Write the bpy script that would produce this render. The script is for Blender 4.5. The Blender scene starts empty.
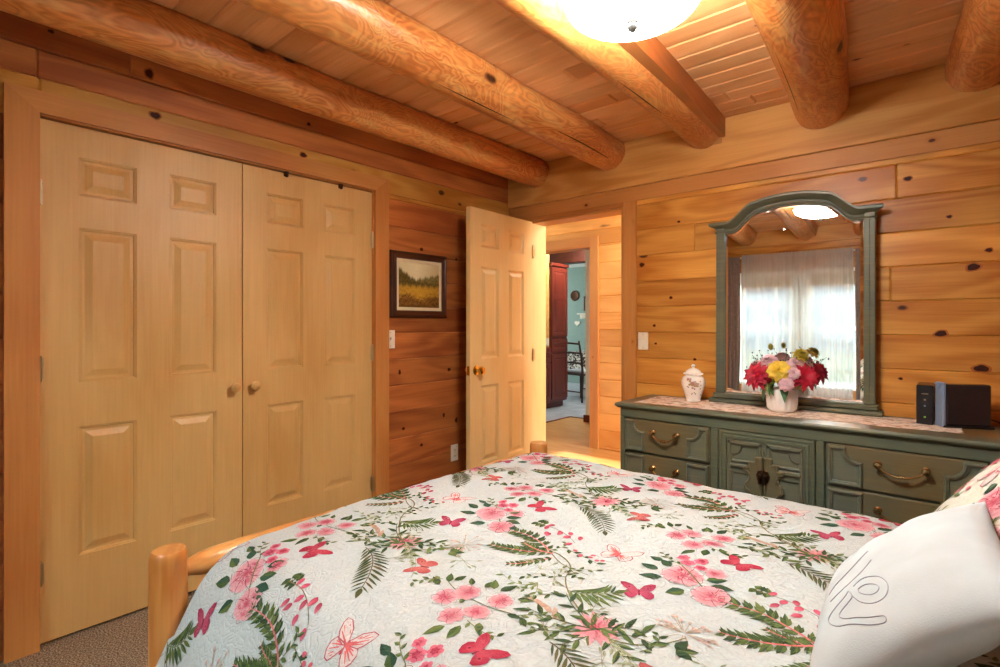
import bpy, math, random
import numpy as np
from math import sin, cos, pi, radians, sqrt, atan2, floor, ceil
from mathutils import Vector, Matrix

# ------------------------------------------------------------ camera, world, lights, exposure
S = bpy.context.scene
COL = S.collection
EYE = 1.245
cam_d = bpy.data.cameras.new('camera')
cam_d.sensor_width = 36.0
cam_d.lens = 36.0 * 529.0 / 1000.0
cam_d.shift_y = -0.0095
cam_d.clip_start = 0.05
cam = bpy.data.objects.new('camera', cam_d)
COL.objects.link(cam)
cam.location = (0, 0, EYE)
cam.rotation_euler = (radians(90), 0, radians(40.7))
S.camera = cam
S.view_settings.view_transform = 'Standard'
S.view_settings.look = 'None'
S.view_settings.gamma = 1.0
S.view_settings.use_curve_mapping = False
S.view_settings.exposure = 1.26
S.cycles.use_denoising = True
S.cycles.sample_clamp_indirect = 6.0

def lin(c):
    if isinstance(c, str):
        c = c.lstrip('#')
        c = [int(c[i:i + 2], 16) / 255 for i in (0, 2, 4)]
    return tuple((v / 12.92 if v <= 0.04045 else ((v + 0.055) / 1.055) ** 2.4) for v in c[:3]) + (1.0,)

world = bpy.data.worlds.new('sky')
S.world = world
world.use_nodes = True
wn = world.node_tree
wn.nodes['Background'].inputs[0].default_value = (0.86, 0.94, 1.0, 1)
wn.nodes['Background'].inputs[1].default_value = 0.31

def area_light(name, loc, rot, sx, sy, power, color):
    d = bpy.data.lights.new(name, 'AREA')
    d.shape = 'RECTANGLE'
    d.size, d.size_y = sx, sy
    d.energy = power
    d.color = color
    o = bpy.data.objects.new(name, d)
    COL.objects.link(o)
    o.location = loc
    o.rotation_euler = rot
    return o

# daylight of the sky falling through the window behind the camera
area_light('window_daylight', (-1.18, -1.95, 2.75), (radians(48), 0, 0), 2.2, 1.4, 430.0, (0.80, 0.96, 0.99))
# sun on the hall floor through an unseen opening added in the hall's end wall
sd = bpy.data.lights.new('sun', 'SUN')
sd.energy = 6.0
sd.angle = radians(0.6)
sd.color = (1.0, 0.95, 0.86)
sun = bpy.data.objects.new('sun', sd)
COL.objects.link(sun)
sun.rotation_euler = Vector((-0.9, -0.02, -0.43)).to_track_quat('-Z', 'Y').to_euler()
area_light('hall_fill', (1.0, 4.0, 1.4), (radians(90), 0, radians(90)), 1.0, 1.1, 56.0, (0.90, 1.0, 0.95))  # added fill light at the hall's end, out of view
area_light('kitchen_fill', (-7.7, 8.4, 1.5), (radians(90), 0, radians(-90)), 1.2, 1.2, 18.0, (0.95, 0.98, 1.0))  # added fill light for the kitchen, the wall there has no window

# ------------------------------------------------------------ mesh helpers
ROOT = {}

def setp(o, label=None, cat=None, group=None, kind=None):
    if label: o['label'] = label
    if cat: o['category'] = cat
    if group: o['group'] = group
    if kind: o['kind'] = kind
    return o

def thing(name, label, cat, loc=(0, 0, 0), rot=(0, 0, 0), group=None, kind=None):
    o = bpy.data.objects.new(name, None)
    COL.objects.link(o)
    o.location = loc
    o.rotation_euler = rot
    o.empty_display_size = 0.05
    ROOT[o.name] = Vector(loc)
    return setp(o, label, cat, group, kind)

class MB:
    def __init__(s):
        s.v, s.f, s.m, s.c = [], [], [], {}
    def vert(s, p, c=None):
        s.v.append(tuple(p))
        if c is not None: s.c[len(s.v) - 1] = c
        return len(s.v) - 1
    def face(s, idx, m=0):
        s.f.append(tuple(idx)); s.m.append(m)
    def poly(s, pts, m=0, c=None):
        s.face([s.vert(p, c) for p in pts], m)
    def box(s, x0, x1, y0, y1, z0, z1, b=0.0, m=0):
        if x0 > x1: x0, x1 = x1, x0
        if y0 > y1: y0, y1 = y1, y0
        if z0 > z1: z0, z1 = z1, z0
        b = min(b, (x1 - x0) * .45, (y1 - y0) * .45, (z1 - z0) * .45)
        if b <= 0:
            i = len(s.v)
            s.v += [(x0, y0, z0), (x1, y0, z0), (x1, y1, z0), (x0, y1, z0), (x0, y0, z1), (x1, y0, z1), (x1, y1, z1), (x0, y1, z1)]
            for q in ((0, 3, 2, 1), (4, 5, 6, 7), (0, 1, 5, 4), (1, 2, 6, 5), (2, 3, 7, 6), (3, 0, 4, 7)):
                s.face([i + k for k in q], m)
            return
        X, Y, Z = (x0, x1), (y0, y1), (z0, z1)
        ids = {}
        for a in (0, 1):
            for bb in (0, 1):
                for cc in (0, 1):
                    sx, sy, sz = (1, -1)[a], (1, -1)[bb], (1, -1)[cc]
                    p = (X[a], Y[bb], Z[cc])
                    ids[a, bb, cc, 0] = s.vert((p[0], p[1] + sy * b, p[2] + sz * b))
                    ids[a, bb, cc, 1] = s.vert((p[0] + sx * b, p[1], p[2] + sz * b))
                    ids[a, bb, cc, 2] = s.vert((p[0] + sx * b, p[1] + sy * b, p[2]))
        g = lambda a, bb, cc, k: ids[a, bb, cc, k]
        s.face([g(0, 0, 0, 0), g(0, 0, 1, 0), g(0, 1, 1, 0), g(0, 1, 0, 0)], m)
        s.face([g(1, 0, 0, 0), g(1, 1, 0, 0), g(1, 1, 1, 0), g(1, 0, 1, 0)], m)
        s.face([g(0, 0, 0, 1), g(1, 0, 0, 1), g(1, 0, 1, 1), g(0, 0, 1, 1)], m)
        s.face([g(0, 1, 0, 1), g(0, 1, 1, 1), g(1, 1, 1, 1), g(1, 1, 0, 1)], m)
        s.face([g(0, 0, 0, 2), g(0, 1, 0, 2), g(1, 1, 0, 2), g(1, 0, 0, 2)], m)
        s.face([g(0, 0, 1, 2), g(1, 0, 1, 2), g(1, 1, 1, 2), g(0, 1, 1, 2)], m)
        for a in (0, 1):
            for bb in (0, 1):
                q = [g(a, bb, 0, 0), g(a, bb, 1, 0), g(a, bb, 1, 1), g(a, bb, 0, 1)]
                s.face(q if (a + bb) % 2 else q[::-1], m)
                q = [g(a, 0, bb, 0), g(a, 1, bb, 0), g(a, 1, bb, 2), g(a, 0, bb, 2)]
                s.face(q[::-1] if (a + bb) % 2 else q, m)
                q = [g(0, a, bb, 1), g(1, a, bb, 1), g(1, a, bb, 2), g(0, a, bb, 2)]
                s.face(q if (a + bb) % 2 else q[::-1], m)
                for cc in (0, 1):
                    q = [g(a, bb, cc, 0), g(a, bb, cc, 1), g(a, bb, cc, 2)]
                    s.face(q if (a + bb + cc) % 2 == 0 else q[::-1], m)
    def tube(s, pts, rad, n=12, caps=True, m=0, closed=False, sq=None):
        pts = [Vector(p) for p in pts]
        if not hasattr(rad, '__len__'): rad = [rad] * len(pts)
        N = len(pts); rings = []; up = None
        for i in range(N):
            if closed: t = pts[(i + 1) % N] - pts[i - 1]
            else: t = pts[min(i + 1, N - 1)] - pts[max(i - 1, 0)]
            t.normalize()
            if up is None:
                up = Vector((0, 0, 1)) if abs(t.z) < .9 else Vector((1, 0, 0))
            up = (up - t * up.dot(t)).normalized()
            side = t.cross(up)
            rings.append([s.vert(pts[i] + (side * cos(2 * pi * k / n) + up * sin(2 * pi * k / n)) * rad[i]) for k in range(n)])
        for i in range(N if closed else N - 1):
            a, b = rings[i], rings[(i + 1) % N]
            for k in range(n):
                s.face([a[k], a[(k + 1) % n], b[(k + 1) % n], b[k]], m)
        if caps and not closed:
            s.face(rings[0][::-1], m); s.face(rings[-1], m)
    def lathe(s, prof, c=(0, 0, 0), n=32, m=0, axis='z', flip=1):
        rings = []
        for r, h in prof:
            ring = []
            for k in range(n):
                a = 2 * pi * k / n
                if axis == 'z': p = (c[0] + r * cos(a), c[1] + r * sin(a), c[2] + h)
                elif axis == 'y': p = (c[0] + r * cos(a), c[1] + h * flip, c[2] + r * sin(a))
                else: p = (c[0] + h * flip, c[1] + r * cos(a), c[2] + r * sin(a))
                ring.append(s.vert(p))
            rings.append(ring)
        for i in range(len(rings) - 1):
            for k in range(n):
                s.face([rings[i][k], rings[i][(k + 1) % n], rings[i + 1][(k + 1) % n], rings[i + 1][k]], m)
        if prof[0][0] > 1e-5: s.face(rings[0][::-1], m)
        if prof[-1][0] > 1e-5: s.face(rings[-1], m)
    def prism(s, pts, fn, d0, d1, m=0):
        """2-D outline pts placed by fn(a, b, d), extruded d0..d1"""
        A = [s.vert(fn(a, b, d0)) for a, b in pts]
        B = [s.vert(fn(a, b, d1)) for a, b in pts]
        s.face(A[::-1], m); s.face(B, m)
        n = len(pts)
        for i in range(n):
            s.face([A[i], A[(i + 1) % n], B[(i + 1) % n], B[i]], m)
    def rings(s, pts, fn, prof, m=0, fill=True, fillm=None):
        """moulding: outline pts inset step by step; prof = [(inset, height), ...]"""
        last = None
        for ins, h in prof:
            q = inset(pts, ins)
            r = [s.vert(fn(a, b, h)) for a, b in q]
            if last:
                n = len(r)
                for i in range(n):
                    s.face([last[i], last[(i + 1) % n], r[(i + 1) % n], r[i]], m)
            last = r
        if fill: s.face(last, m if fillm is None else fillm)
    def build(s, name, mats, parent=None, loc=None, smooth=True, ang=35, local=False, recalc=True, weld=False):
        me = bpy.data.meshes.new(name)
        off = Vector((0, 0, 0))
        if parent is not None and not local: off = ROOT[parent.name]
        elif loc is not None: off = Vector(loc)
        me.from_pydata([(p[0] - off[0], p[1] - off[1], p[2] - off[2]) for p in s.v], [], s.f)
        if not isinstance(mats, (list, tuple)): mats = [mats]
        for mm in mats: me.materials.append(mm)
        me.polygons.foreach_set('material_index', s.m)
        if s.c:
            at = me.color_attributes.new('Col', 'FLOAT_COLOR', 'POINT')
            arr = np.ones((len(s.v), 4), dtype=np.float32)
            for k, c in s.c.items(): arr[k, :3] = c[:3]
            at.data.foreach_set('color', arr.ravel())
        if recalc:
            import bmesh
            bm = bmesh.new(); bm.from_mesh(me)
            if weld: bmesh.ops.remove_doubles(bm, verts=bm.verts, dist=2e-5)
            bmesh.ops.recalc_face_normals(bm, faces=bm.faces)
            bm.to_mesh(me); bm.free()
        if smooth:
            me.polygons.foreach_set('use_smooth', [True] * len(me.polygons))
            me.set_sharp_from_angle(angle=radians(ang))
        me.update()
        o = bpy.data.objects.new(name, me)
        COL.objects.link(o)
        if parent is not None:
            o.parent = parent
            ROOT[o.name] = off if not local else Vector((0, 0, 0))
        else:
            o.location = off
            ROOT[o.name] = off
        return o

def inset(pts, d):
    if d == 0: return list(pts)
    n = len(pts); out = []
    area = sum(pts[i][0] * pts[(i + 1) % n][1] - pts[(i + 1) % n][0] * pts[i][1] for i in range(n))
    sg = 1 if area > 0 else -1
    for i in range(n):
        p0, p1, p2 = Vector(pts[i - 1]), Vector(pts[i]), Vector(pts[(i + 1) % n])
        a, b = (p1 - p0).normalized(), (p2 - p1).normalized()
        na, nb = Vector((-a.y, a.x)) * sg, Vector((-b.y, b.x)) * sg
        k = na + nb
        den = max(1 + na.dot(nb), .3)
        out.append(tuple(p1 + k * d / den))
    return out

def rect(a0, a1, b0, b1):
    return [(a0, b0), (a1, b0), (a1, b1), (a0, b1)]

# ------------------------------------------------------------ materials
def new_mat(name):
    m = bpy.data.materials.new(name)
    m.use_nodes = True
    nt = m.node_tree
    b = nt.nodes['Principled BSDF']
    return m, nt, b

def N(nt, typ, **kw):
    n = nt.nodes.new(typ)
    for k, v in kw.items():
        if k.startswith('i_'):
            key = k[2:]
            n.inputs[int(key) if key.isdigit() else key].default_value = v
        else: setattr(n, k, v)
    return n

def L(nt, a, b): nt.links.new(a, b)

def math_n(nt, op, a, b=None, clamp=False):
    n = nt.nodes.new('ShaderNodeMath'); n.operation = op; n.use_clamp = clamp
    for i, x in enumerate((a, b)):
        if x is None: continue
        if isinstance(x, (int, float)): n.inputs[i].default_value = x
        else: L(nt, x, n.inputs[i])
    return n.outputs[0]

def mix_c(nt, f, a, b, mode='MIX'):
    n = nt.nodes.new('ShaderNodeMix'); n.data_type = 'RGBA'; n.blend_type = mode
    for s_, x in ((0, f), (6, a), (7, b)):
        if isinstance(x, (int, float)): n.inputs[s_].default_value = x
        elif isinstance(x, tuple): n.inputs[s_].default_value = x
        else: L(nt, x, n.inputs[s_])
    return n.outputs[2]

def maprange(nt, v, a, b, c=0.0, d=1.0):
    n = nt.nodes.new('ShaderNodeMapRange')
    L(nt, v, n.inputs[0])
    for i, x in enumerate((a, b, c, d)): n.inputs[i + 1].default_value = x
    return n.outputs[0]

def plain(name, col, rough=.5, metal=0.0, bump=0.0, bscale=200, spec=None, var=0.0, vscale=20):
    m, nt, b = new_mat(name)
    b.inputs['Base Color'].default_value = lin(col)
    b.inputs['Roughness'].default_value = rough
    b.inputs['Metallic'].default_value = metal
    if spec is not None: b.inputs['Specular IOR Level'].default_value = spec
    tc = N(nt, 'ShaderNodeTexCoord')
    nz = N(nt, 'ShaderNodeTexNoise', i_Scale=vscale, i_Detail=3.0)
    L(nt, tc.outputs['Object'], nz.inputs['Vector'])
    c = lin(col)
    dk = tuple(v * (1 - max(var, .04)) for v in c[:3]) + (1,)
    lt = tuple(min(1, v * (1 + max(var, .04))) for v in c[:3]) + (1,)
    L(nt, mix_c(nt, maprange(nt, nz.outputs[0], .3, .7), dk, lt), b.inputs['Base Color'])
    if bump:
        n2 = N(nt, 'ShaderNodeTexNoise', i_Scale=bscale, i_Detail=2.0)
        L(nt, tc.outputs['Object'], n2.inputs['Vector'])
        bp = N(nt, 'ShaderNodeBump', i_Strength=bump, i_Distance=.002)
        L(nt, n2.outputs[0], bp.inputs['Height'])
        L(nt, bp.outputs[0], b.inputs['Normal'])
    return m

def wood(name, light, dark, knot='#3a1608', axis=0, rough=.38, knots=.35, ring=.35, bright=.16, kscale=(1.5, 6.5), swirl=0.0, patch=0.0, gloss=.5, seed=0.0, ringf=26.0, fine=0):
    m, nt, b = new_mat(name)
    tc = N(nt, 'ShaderNodeTexCoord')
    geo = N(nt, 'ShaderNodeNewGeometry')
    isl = geo.outputs['Random Per Island']
    off = N(nt, 'ShaderNodeCombineXYZ')
    L(nt, math_n(nt, 'MULTIPLY', isl, 31.7), off.inputs[0])
    L(nt, math_n(nt, 'MULTIPLY', isl, 17.3), off.inputs[1])
    L(nt, math_n(nt, 'ADD', math_n(nt, 'MULTIPLY', isl, 23.9), seed), off.inputs[2])
    add = N(nt, 'ShaderNodeVectorMath', operation='ADD')
    L(nt, tc.outputs['Object'], add.inputs[0]); L(nt, off.outputs[0], add.inputs[1])
    def mapped(al, ac):
        mp = N(nt, 'ShaderNodeMapping')
        sc = [ac, ac, ac]; sc[axis] = al
        mp.inputs['Scale'].default_value = sc
        L(nt, add.outputs[0], mp.inputs['Vector'])
        return mp.outputs[0]
    v1 = mapped(2.2, 5.0) if fine else mapped(.55, 3.2)
    n1 = N(nt, 'ShaderNodeTexNoise', i_Scale=1.0, i_Detail=2.5, i_Distortion=.4 + swirl)
    L(nt, v1, n1.inputs['Vector'])
    rings = math_n(nt, 'SINE', math_n(nt, 'MULTIPLY', n1.outputs[0], ringf * 2))
    rings = maprange(nt, rings, -1, 1)
    n2 = N(nt, 'ShaderNodeTexNoise', i_Scale=1.0, i_Detail=3.0)
    L(nt, mapped(4.0, 110.0), n2.inputs['Vector'])
    n3 = N(nt, 'ShaderNodeTexNoise', i_Scale=1.0, i_Detail=1.5)
    L(nt, mapped(1.0, 2.4), n3.inputs['Vector'])
    f = math_n(nt, 'MULTIPLY', rings, ring)
    f = math_n(nt, 'ADD', f, math_n(nt, 'MULTIPLY', maprange(nt, n2.outputs[0], .3, .75), .28))
    f = math_n(nt, 'ADD', f, math_n(nt, 'MULTIPLY', maprange(nt, n3.outputs[0], .40, .66), .62), True)
    col = mix_c(nt, f, lin(light), lin(dark))
    val = math_n(nt, 'ADD', math_n(nt, 'MULTIPLY', math_n(nt, 'FRACT', math_n(nt, 'MULTIPLY', isl, 91.7)), bright * 2), 1 - bright)
    if patch:
        n5 = N(nt, 'ShaderNodeTexNoise', i_Scale=1.0, i_Detail=3.0, i_Distortion=1.0)
        L(nt, mapped(*((5.0, 22.0) if fine else (2.2, 7.0))), n5.inputs['Vector'])
        col = mix_c(nt, math_n(nt, 'MULTIPLY', maprange(nt, n5.outputs[0], .5, .62), patch), col, lin('#f0c878'))
    if knots:
        vo = N(nt, 'ShaderNodeTexVoronoi', i_Scale=1.0, i_Randomness=1.0)
        L(nt, mapped(*kscale), vo.inputs['Vector'])
        nk = N(nt, 'ShaderNodeTexNoise', i_Scale=25.0)
        L(nt, add.outputs[0], nk.inputs['Vector'])
        d = math_n(nt, 'ADD', vo.outputs['Distance'], math_n(nt, 'MULTIPLY', math_n(nt, 'SUBTRACT', nk.outputs[0], .5), .07))
        sep = N(nt, 'ShaderNodeSeparateColor')
        L(nt, vo.outputs['Color'], sep.inputs[0])
        gate = math_n(nt, 'LESS_THAN', sep.outputs[0], knots)
        size = maprange(nt, sep.outputs[1], 0, 1, .5, 1.15)
        d = math_n(nt, 'DIVIDE', d, size)
        core = math_n(nt, 'MULTIPLY', maprange(nt, d, .14, .085), gate)
        halo = math_n(nt, 'MULTIPLY', math_n(nt, 'MULTIPLY', maprange(nt, d, .34, .1), gate), .55)
        col = mix_c(nt, halo, col, lin(dark))
        col = mix_c(nt, core, col, lin(knot))
    hv = N(nt, 'ShaderNodeHueSaturation')
    L(nt, val, hv.inputs['Value']); L(nt, col, hv.inputs['Color'])
    L(nt, hv.outputs[0], b.inputs['Base Color'])
    b.inputs['Roughness'].default_value = rough
    b.inputs['Specular IOR Level'].default_value = gloss
    bp = N(nt, 'ShaderNodeBump', i_Strength=.55 if fine else .2, i_Distance=.003 if fine else .002)
    L(nt, f, bp.inputs['Height']); L(nt, bp.outputs[0], b.inputs['Normal'])
    return m

M = {}
M['wall_x'] = wood('pine_wall_boards', '#dea24e', '#b06a26', '#4a1e0a', axis=0, rough=.36, gloss=.35, ring=.48, bright=.2, knots=.10, kscale=(4.5, 7.5))
M['wall_y'] = wood('light_tinted_wall_boards', '#cc7c42', '#98502a', '#30120a', axis=1, rough=.38, ring=.48, bright=.2, knots=.14, kscale=(4.5, 7.5), gloss=.35)  # redness of the light on this wall is put into the board colour
M['plank'] = wood('pine_rim_board', '#ecb064', '#c98640', '#4a220e', axis=0, rough=.36, gloss=.35, knots=.14, kscale=(3.0, 5.0), ring=.45, seed=3.0)
M['trim_z'] = wood('cedar_trim_upright', '#d49452', '#b46c34', '#5a2614', axis=2, rough=.4, knots=.26, kscale=(8, 13), ring=.15, gloss=.35)
M['trim_y'] = wood('cedar_trim_lengthwise', '#d49452', '#b46c34', '#5a2614', axis=1, rough=.4, knots=.26, kscale=(8, 13), ring=.15, gloss=.35)
M['trim_x'] = wood('cedar_trim_crosswise', '#d49452', '#b46c34', '#5a2614', axis=0, rough=.4, knots=.26, kscale=(8, 13), ring=.15, gloss=.35)
M['ceil'] = wood('pine_ceiling_boards', '#f6ba80', '#d48c50', '#5a2c16', axis=0, rough=.42, knots=.35, kscale=(5, 10), bright=.14, ring=.25)
M['beam'] = wood('peeled_log', '#f09c54', '#a85620', '#3a160a', axis=1, rough=.34, knots=.3, kscale=(2.6, 5.5), ring=.38, swirl=1.2, patch=.22, bright=.06, ringf=46, gloss=.5, fine=1)
M['door'] = wood('honey_maple_door', '#dbb272', '#c69654', axis=2, rough=.42, knots=0, ring=.12, bright=.03, gloss=.4)
M['door2'] = wood('light_maple_door', '#e4c68c', '#d4ae70', axis=2, rough=.42, knots=0, ring=.1, bright=.03, gloss=.4)
M['log'] = wood('varnished_bed_log', '#d79a58', '#b87234', '#5a2a10', axis=2, rough=.3, knots=.25, kscale=(4, 10), ring=.4, swirl=.8, bright=.05)
M['log_y'] = wood('varnished_bed_rail', '#d79a58', '#b87234', '#5a2a10', axis=1, rough=.3, knots=.25, kscale=(4, 10), ring=.4, swirl=.8, bright=.05)
M['log_x'] = wood('varnished_side_rail', '#d79a58', '#b87234', '#5a2a10', axis=0, rough=.3, knots=.25, kscale=(4, 10), ring=.4, swirl=.8, bright=.05)
M['hallfloor'] = wood('oak_floor_boards', '#e0b070', '#c68c4c', axis=0, rough=.35, knots=0, bright=.1)
M['hallwall'] = wood('honey_pine_hall_boards', '#edae60', '#d08a3c', '#5a2a10', axis=0, rough=.4, knots=.3)
M['cherry'] = wood('cherry_cabinet', '#7a2c1c', '#5a1a12', axis=2, rough=.3, knots=0, ring=.15, bright=.05)
M['dark_log'] = wood('dark_log_header', '#6e3420', '#4c2014', axis=0, rough=.5, knots=.2)
M['frame_wood'] = wood('walnut_picture_frame', '#5e2f18', '#3a190c', axis=1, rough=.3, knots=0)

# carpet
def carpet():
    m, nt, b = new_mat('flecked_carpet')
    tc = N(nt, 'ShaderNodeTexCoord')
    n1 = N(nt, 'ShaderNodeTexNoise', i_Scale=170.0, i_Detail=2.0)
    n2 = N(nt, 'ShaderNodeTexVoronoi', i_Scale=230.0)
    L(nt, tc.outputs['Object'], n1.inputs['Vector']); L(nt, tc.outputs['Object'], n2.inputs['Vector'])
    r = N(nt, 'ShaderNodeValToRGB')
    cr = r.color_ramp
    cr.elements[0].position = .34; cr.elements[0].color = lin('#5c4634')
    cr.elements[1].position = .66; cr.elements[1].color = lin('#c8b296')
    e = cr.elements.new(.5); e.color = lin('#947a60')
    L(nt, n1.outputs[0], r.inputs[0])
    L(nt, r.outputs[0], b.inputs['Base Color'])
    b.inputs['Roughness'].default_value = .95
    bp = N(nt, 'ShaderNodeBump', i_Strength=.9, i_Distance=.006)
    L(nt, n2.outputs['Distance'], bp.inputs['Height']); L(nt, bp.outputs[0], b.inputs['Normal'])
    return m
M['carpet'] = carpet()

def dresser_mat(name, a, b2, c2):
    m, nt, b = new_mat(name)
    tc = N(nt, 'ShaderNodeTexCoord')
    n1 = N(nt, 'ShaderNodeTexNoise', i_Scale=3.0, i_Detail=3.0)
    mp = N(nt, 'ShaderNodeMapping'); mp.inputs['Scale'].default_value = (2, 2, 60)
    n2 = N(nt, 'ShaderNodeTexNoise', i_Scale=2.0, i_Detail=4.0)
    L(nt, tc.outputs['Object'], n1.inputs['Vector']); L(nt, tc.outputs['Object'], mp.inputs['Vector']); L(nt, mp.outputs[0], n2.inputs['Vector'])
    c = mix_c(nt, maprange(nt, n1.outputs[0], .35, .65), lin(a), lin(b2))
    c = mix_c(nt, math_n(nt, 'MULTIPLY', maprange(nt, n2.outputs[0], .5, .75), .4), c, lin(c2))
    L(nt, c, b.inputs['Base Color'])
    b.inputs['Roughness'].default_value = .38
    return m
M['dgreen'] = dresser_mat('antiqued_green_paint', '#545e50', '#626650', '#80805c')
M['dpanel'] = dresser_mat('antiqued_grey_green_panel', '#646a60', '#6e6c50', '#88865e')
M['dbrown'] = dresser_mat('antiqued_olive_brown', '#66624c', '#70603e', '#847a52')
M['dtop'] = dresser_mat('worn_green_dresser_top', '#4e5a50', '#6c5430', '#80602e')
M['mframe'] = dresser_mat('antiqued_green_mirror_frame', '#545a4e', '#62624a', '#7a7856')
M['brass'] = plain('aged_brass', '#b89c6c', .26, 1.0, var=.15)
M['bronze'] = plain('dark_bronze', '#4a3020', .4, .8, var=.2)
M['gold'] = plain('polished_brass', '#e0b860', .15, 1.0)
M['steel'] = plain('brushed_nickel', '#c0ad88', .32, 1.0)
M['pewter'] = plain('pewter', '#77706a', .35, .9, var=.2)
M['white_pl'] = plain('ivory_plastic', '#efe6d2', .35)
M['white_paint'] = plain('white_paint', '#eceae2', .5)
M['black_pl'] = plain('black_plastic', '#1d1c20', .22)
M['dark_pl'] = plain('smoky_plastic', '#2a2426', .18)
M['blue_pl'] = plain('blue_grey_plastic', '#7f8ea8', .35)
M['teal'] = plain('teal_painted_wall', '#86a096', .7)
M['tile'] = plain('grey_blue_floor_tile', '#b8bcc4', .4, var=.2, vscale=6)
M['ceramic'] = plain('white_ceramic', '#f2ece4', .15)
M['pot'] = plain('ribbed_white_ceramic', '#efe7e2', .3)
M['leaf'] = plain('artificial_leaf', '#4a7046', .5, var=.3, vscale=60)
M['leaf2'] = plain('pale_artificial_leaf', '#93ad5c', .5, var=.25, vscale=60)
M['redp'] = plain('red_petal', '#b81c38', .55, var=.3, vscale=50)
M['pinkp'] = plain('pink_petal', '#e6bcc4', .55, var=.15, vscale=50)
M['yellowp'] = plain('yellow_petal', '#e8c238', .55, var=.15, vscale=50)
M['olivep'] = plain('olive_bud', '#a8962c', .55, var=.25, vscale=50)
M['berry'] = plain('dark_blue_berry', '#28303c', .4)
M['mattress'] = plain('mattress_ticking', '#e8e2d6', .8)
M['drape'] = plain('taupe_drape', '#8a7a70', .9, var=.12, vscale=30)
M['dark_wood'] = plain('dark_chair_wood', '#3a2018', .35, var=.2)
M['seat'] = plain('pale_blue_seat_cushion', '#d3dce4', .8)
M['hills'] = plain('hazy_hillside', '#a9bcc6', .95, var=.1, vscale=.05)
M['lawn'] = plain('pale_lawn', '#b8c8a8', .95, var=.1, vscale=.3)

def col_attr(name, rough=.8, quilt=0.0):
    m, nt, b = new_mat(name)
    a = N(nt, 'ShaderNodeVertexColor', layer_name='Col')
    tc = N(nt, 'ShaderNodeTexCoord')
    nz = N(nt, 'ShaderNodeTexNoise', i_Scale=160.0, i_Detail=3.0)
    L(nt, tc.outputs['Object'], nz.inputs['Vector'])
    f = maprange(nt, nz.outputs[0], .3, .7, .92, 1.05)
    mm = N(nt, 'ShaderNodeVectorMath', operation='SCALE')
    L(nt, a.outputs[0], mm.inputs[0]); L(nt, f, mm.inputs['Scale'])
    L(nt, mm.outputs[0], b.inputs['Base Color'])
    b.inputs['Roughness'].default_value = rough
    b.inputs['Specular IOR Level'].default_value = .2
    if quilt:
        # meandering quilting stitch: contour lines of a noise field
        n2 = N(nt, 'ShaderNodeTexNoise', i_Scale=26.0, i_Detail=1.0, i_Distortion=.6)
        L(nt, tc.outputs['Object'], n2.inputs['Vector'])
        st = math_n(nt, 'ABSOLUTE', math_n(nt, 'SINE', math_n(nt, 'MULTIPLY', n2.outputs[0], 26.0)))
        st = math_n(nt, 'POWER', st, .5)
        bp = N(nt, 'ShaderNodeBump', i_Strength=quilt, i_Distance=.006)
        L(nt, st, bp.inputs['Height']); L(nt, bp.outputs[0], b.inputs['Normal'])
    return m
M['quilt'] = col_attr('floral_quilt_cotton', .85, .35)
M['sham'] = col_attr('floral_sham_cotton', .85, .25)
M['vcol'] = col_attr('painted_colours', .5)
M['linen'] = plain('white_pillow_cotton', '#b6bdc0', .85, bump=.15, bscale=500)
M['thread'] = plain('grey_embroidery_thread', '#a4a2ae', .7)

def lace():
    m, nt, b = new_mat('lace_runner')
    tc = N(nt, 'ShaderNodeTexCoord')
    n1 = N(nt, 'ShaderNodeTexVoronoi', i_Scale=75.0)
    n2 = N(nt, 'ShaderNodeTexNoise', i_Scale=22.0, i_Detail=4.0)
    L(nt, tc.outputs['Object'], n1.inputs['Vector']); L(nt, tc.outputs['Object'], n2.inputs['Vector'])
    c = mix_c(nt, maprange(nt, n1.outputs['Distance'], .2, .6), lin('#d8b8a2'), lin('#ead8c8'))
    c = mix_c(nt, maprange(nt, n2.outputs[0], .48, .66), c, lin('#b08a74'))
    L(nt, c, b.inputs['Base Color'])
    b.inputs['Roughness'].default_value = .9
    bp = N(nt, 'ShaderNodeBump', i_Strength=.6, i_Distance=.002)
    L(nt, n1.outputs['Distance'], bp.inputs['Height']); L(nt, bp.outputs[0], b.inputs['Normal'])
    return m
M['lace'] = lace()

def mirror_mat():
    m, nt, b = new_mat('silvered_mirror')
    b.inputs['Base Color'].default_value = (.93, .94, .94, 1)
    b.inputs['Metallic'].default_value = 1.0
    b.inputs['Roughness'].default_value = 0.0
    return m
M['mirror'] = mirror_mat()

def glass_pane():
    m, nt, b = new_mat('window_glass')
    out = nt.nodes['Material Output']
    t = N(nt, 'ShaderNodeBsdfTransparent'); g = N(nt, 'ShaderNodeBsdfGlossy'); g.inputs['Roughness'].default_value = .02
    mx = N(nt, 'ShaderNodeMixShader'); mx.inputs[0].default_value = .05
    L(nt, t.outputs[0], mx.inputs[1]); L(nt, g.outputs[0], mx.inputs[2]); L(nt, mx.outputs[0], out.inputs[0])
    return m
M['glass'] = glass_pane()

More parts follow.
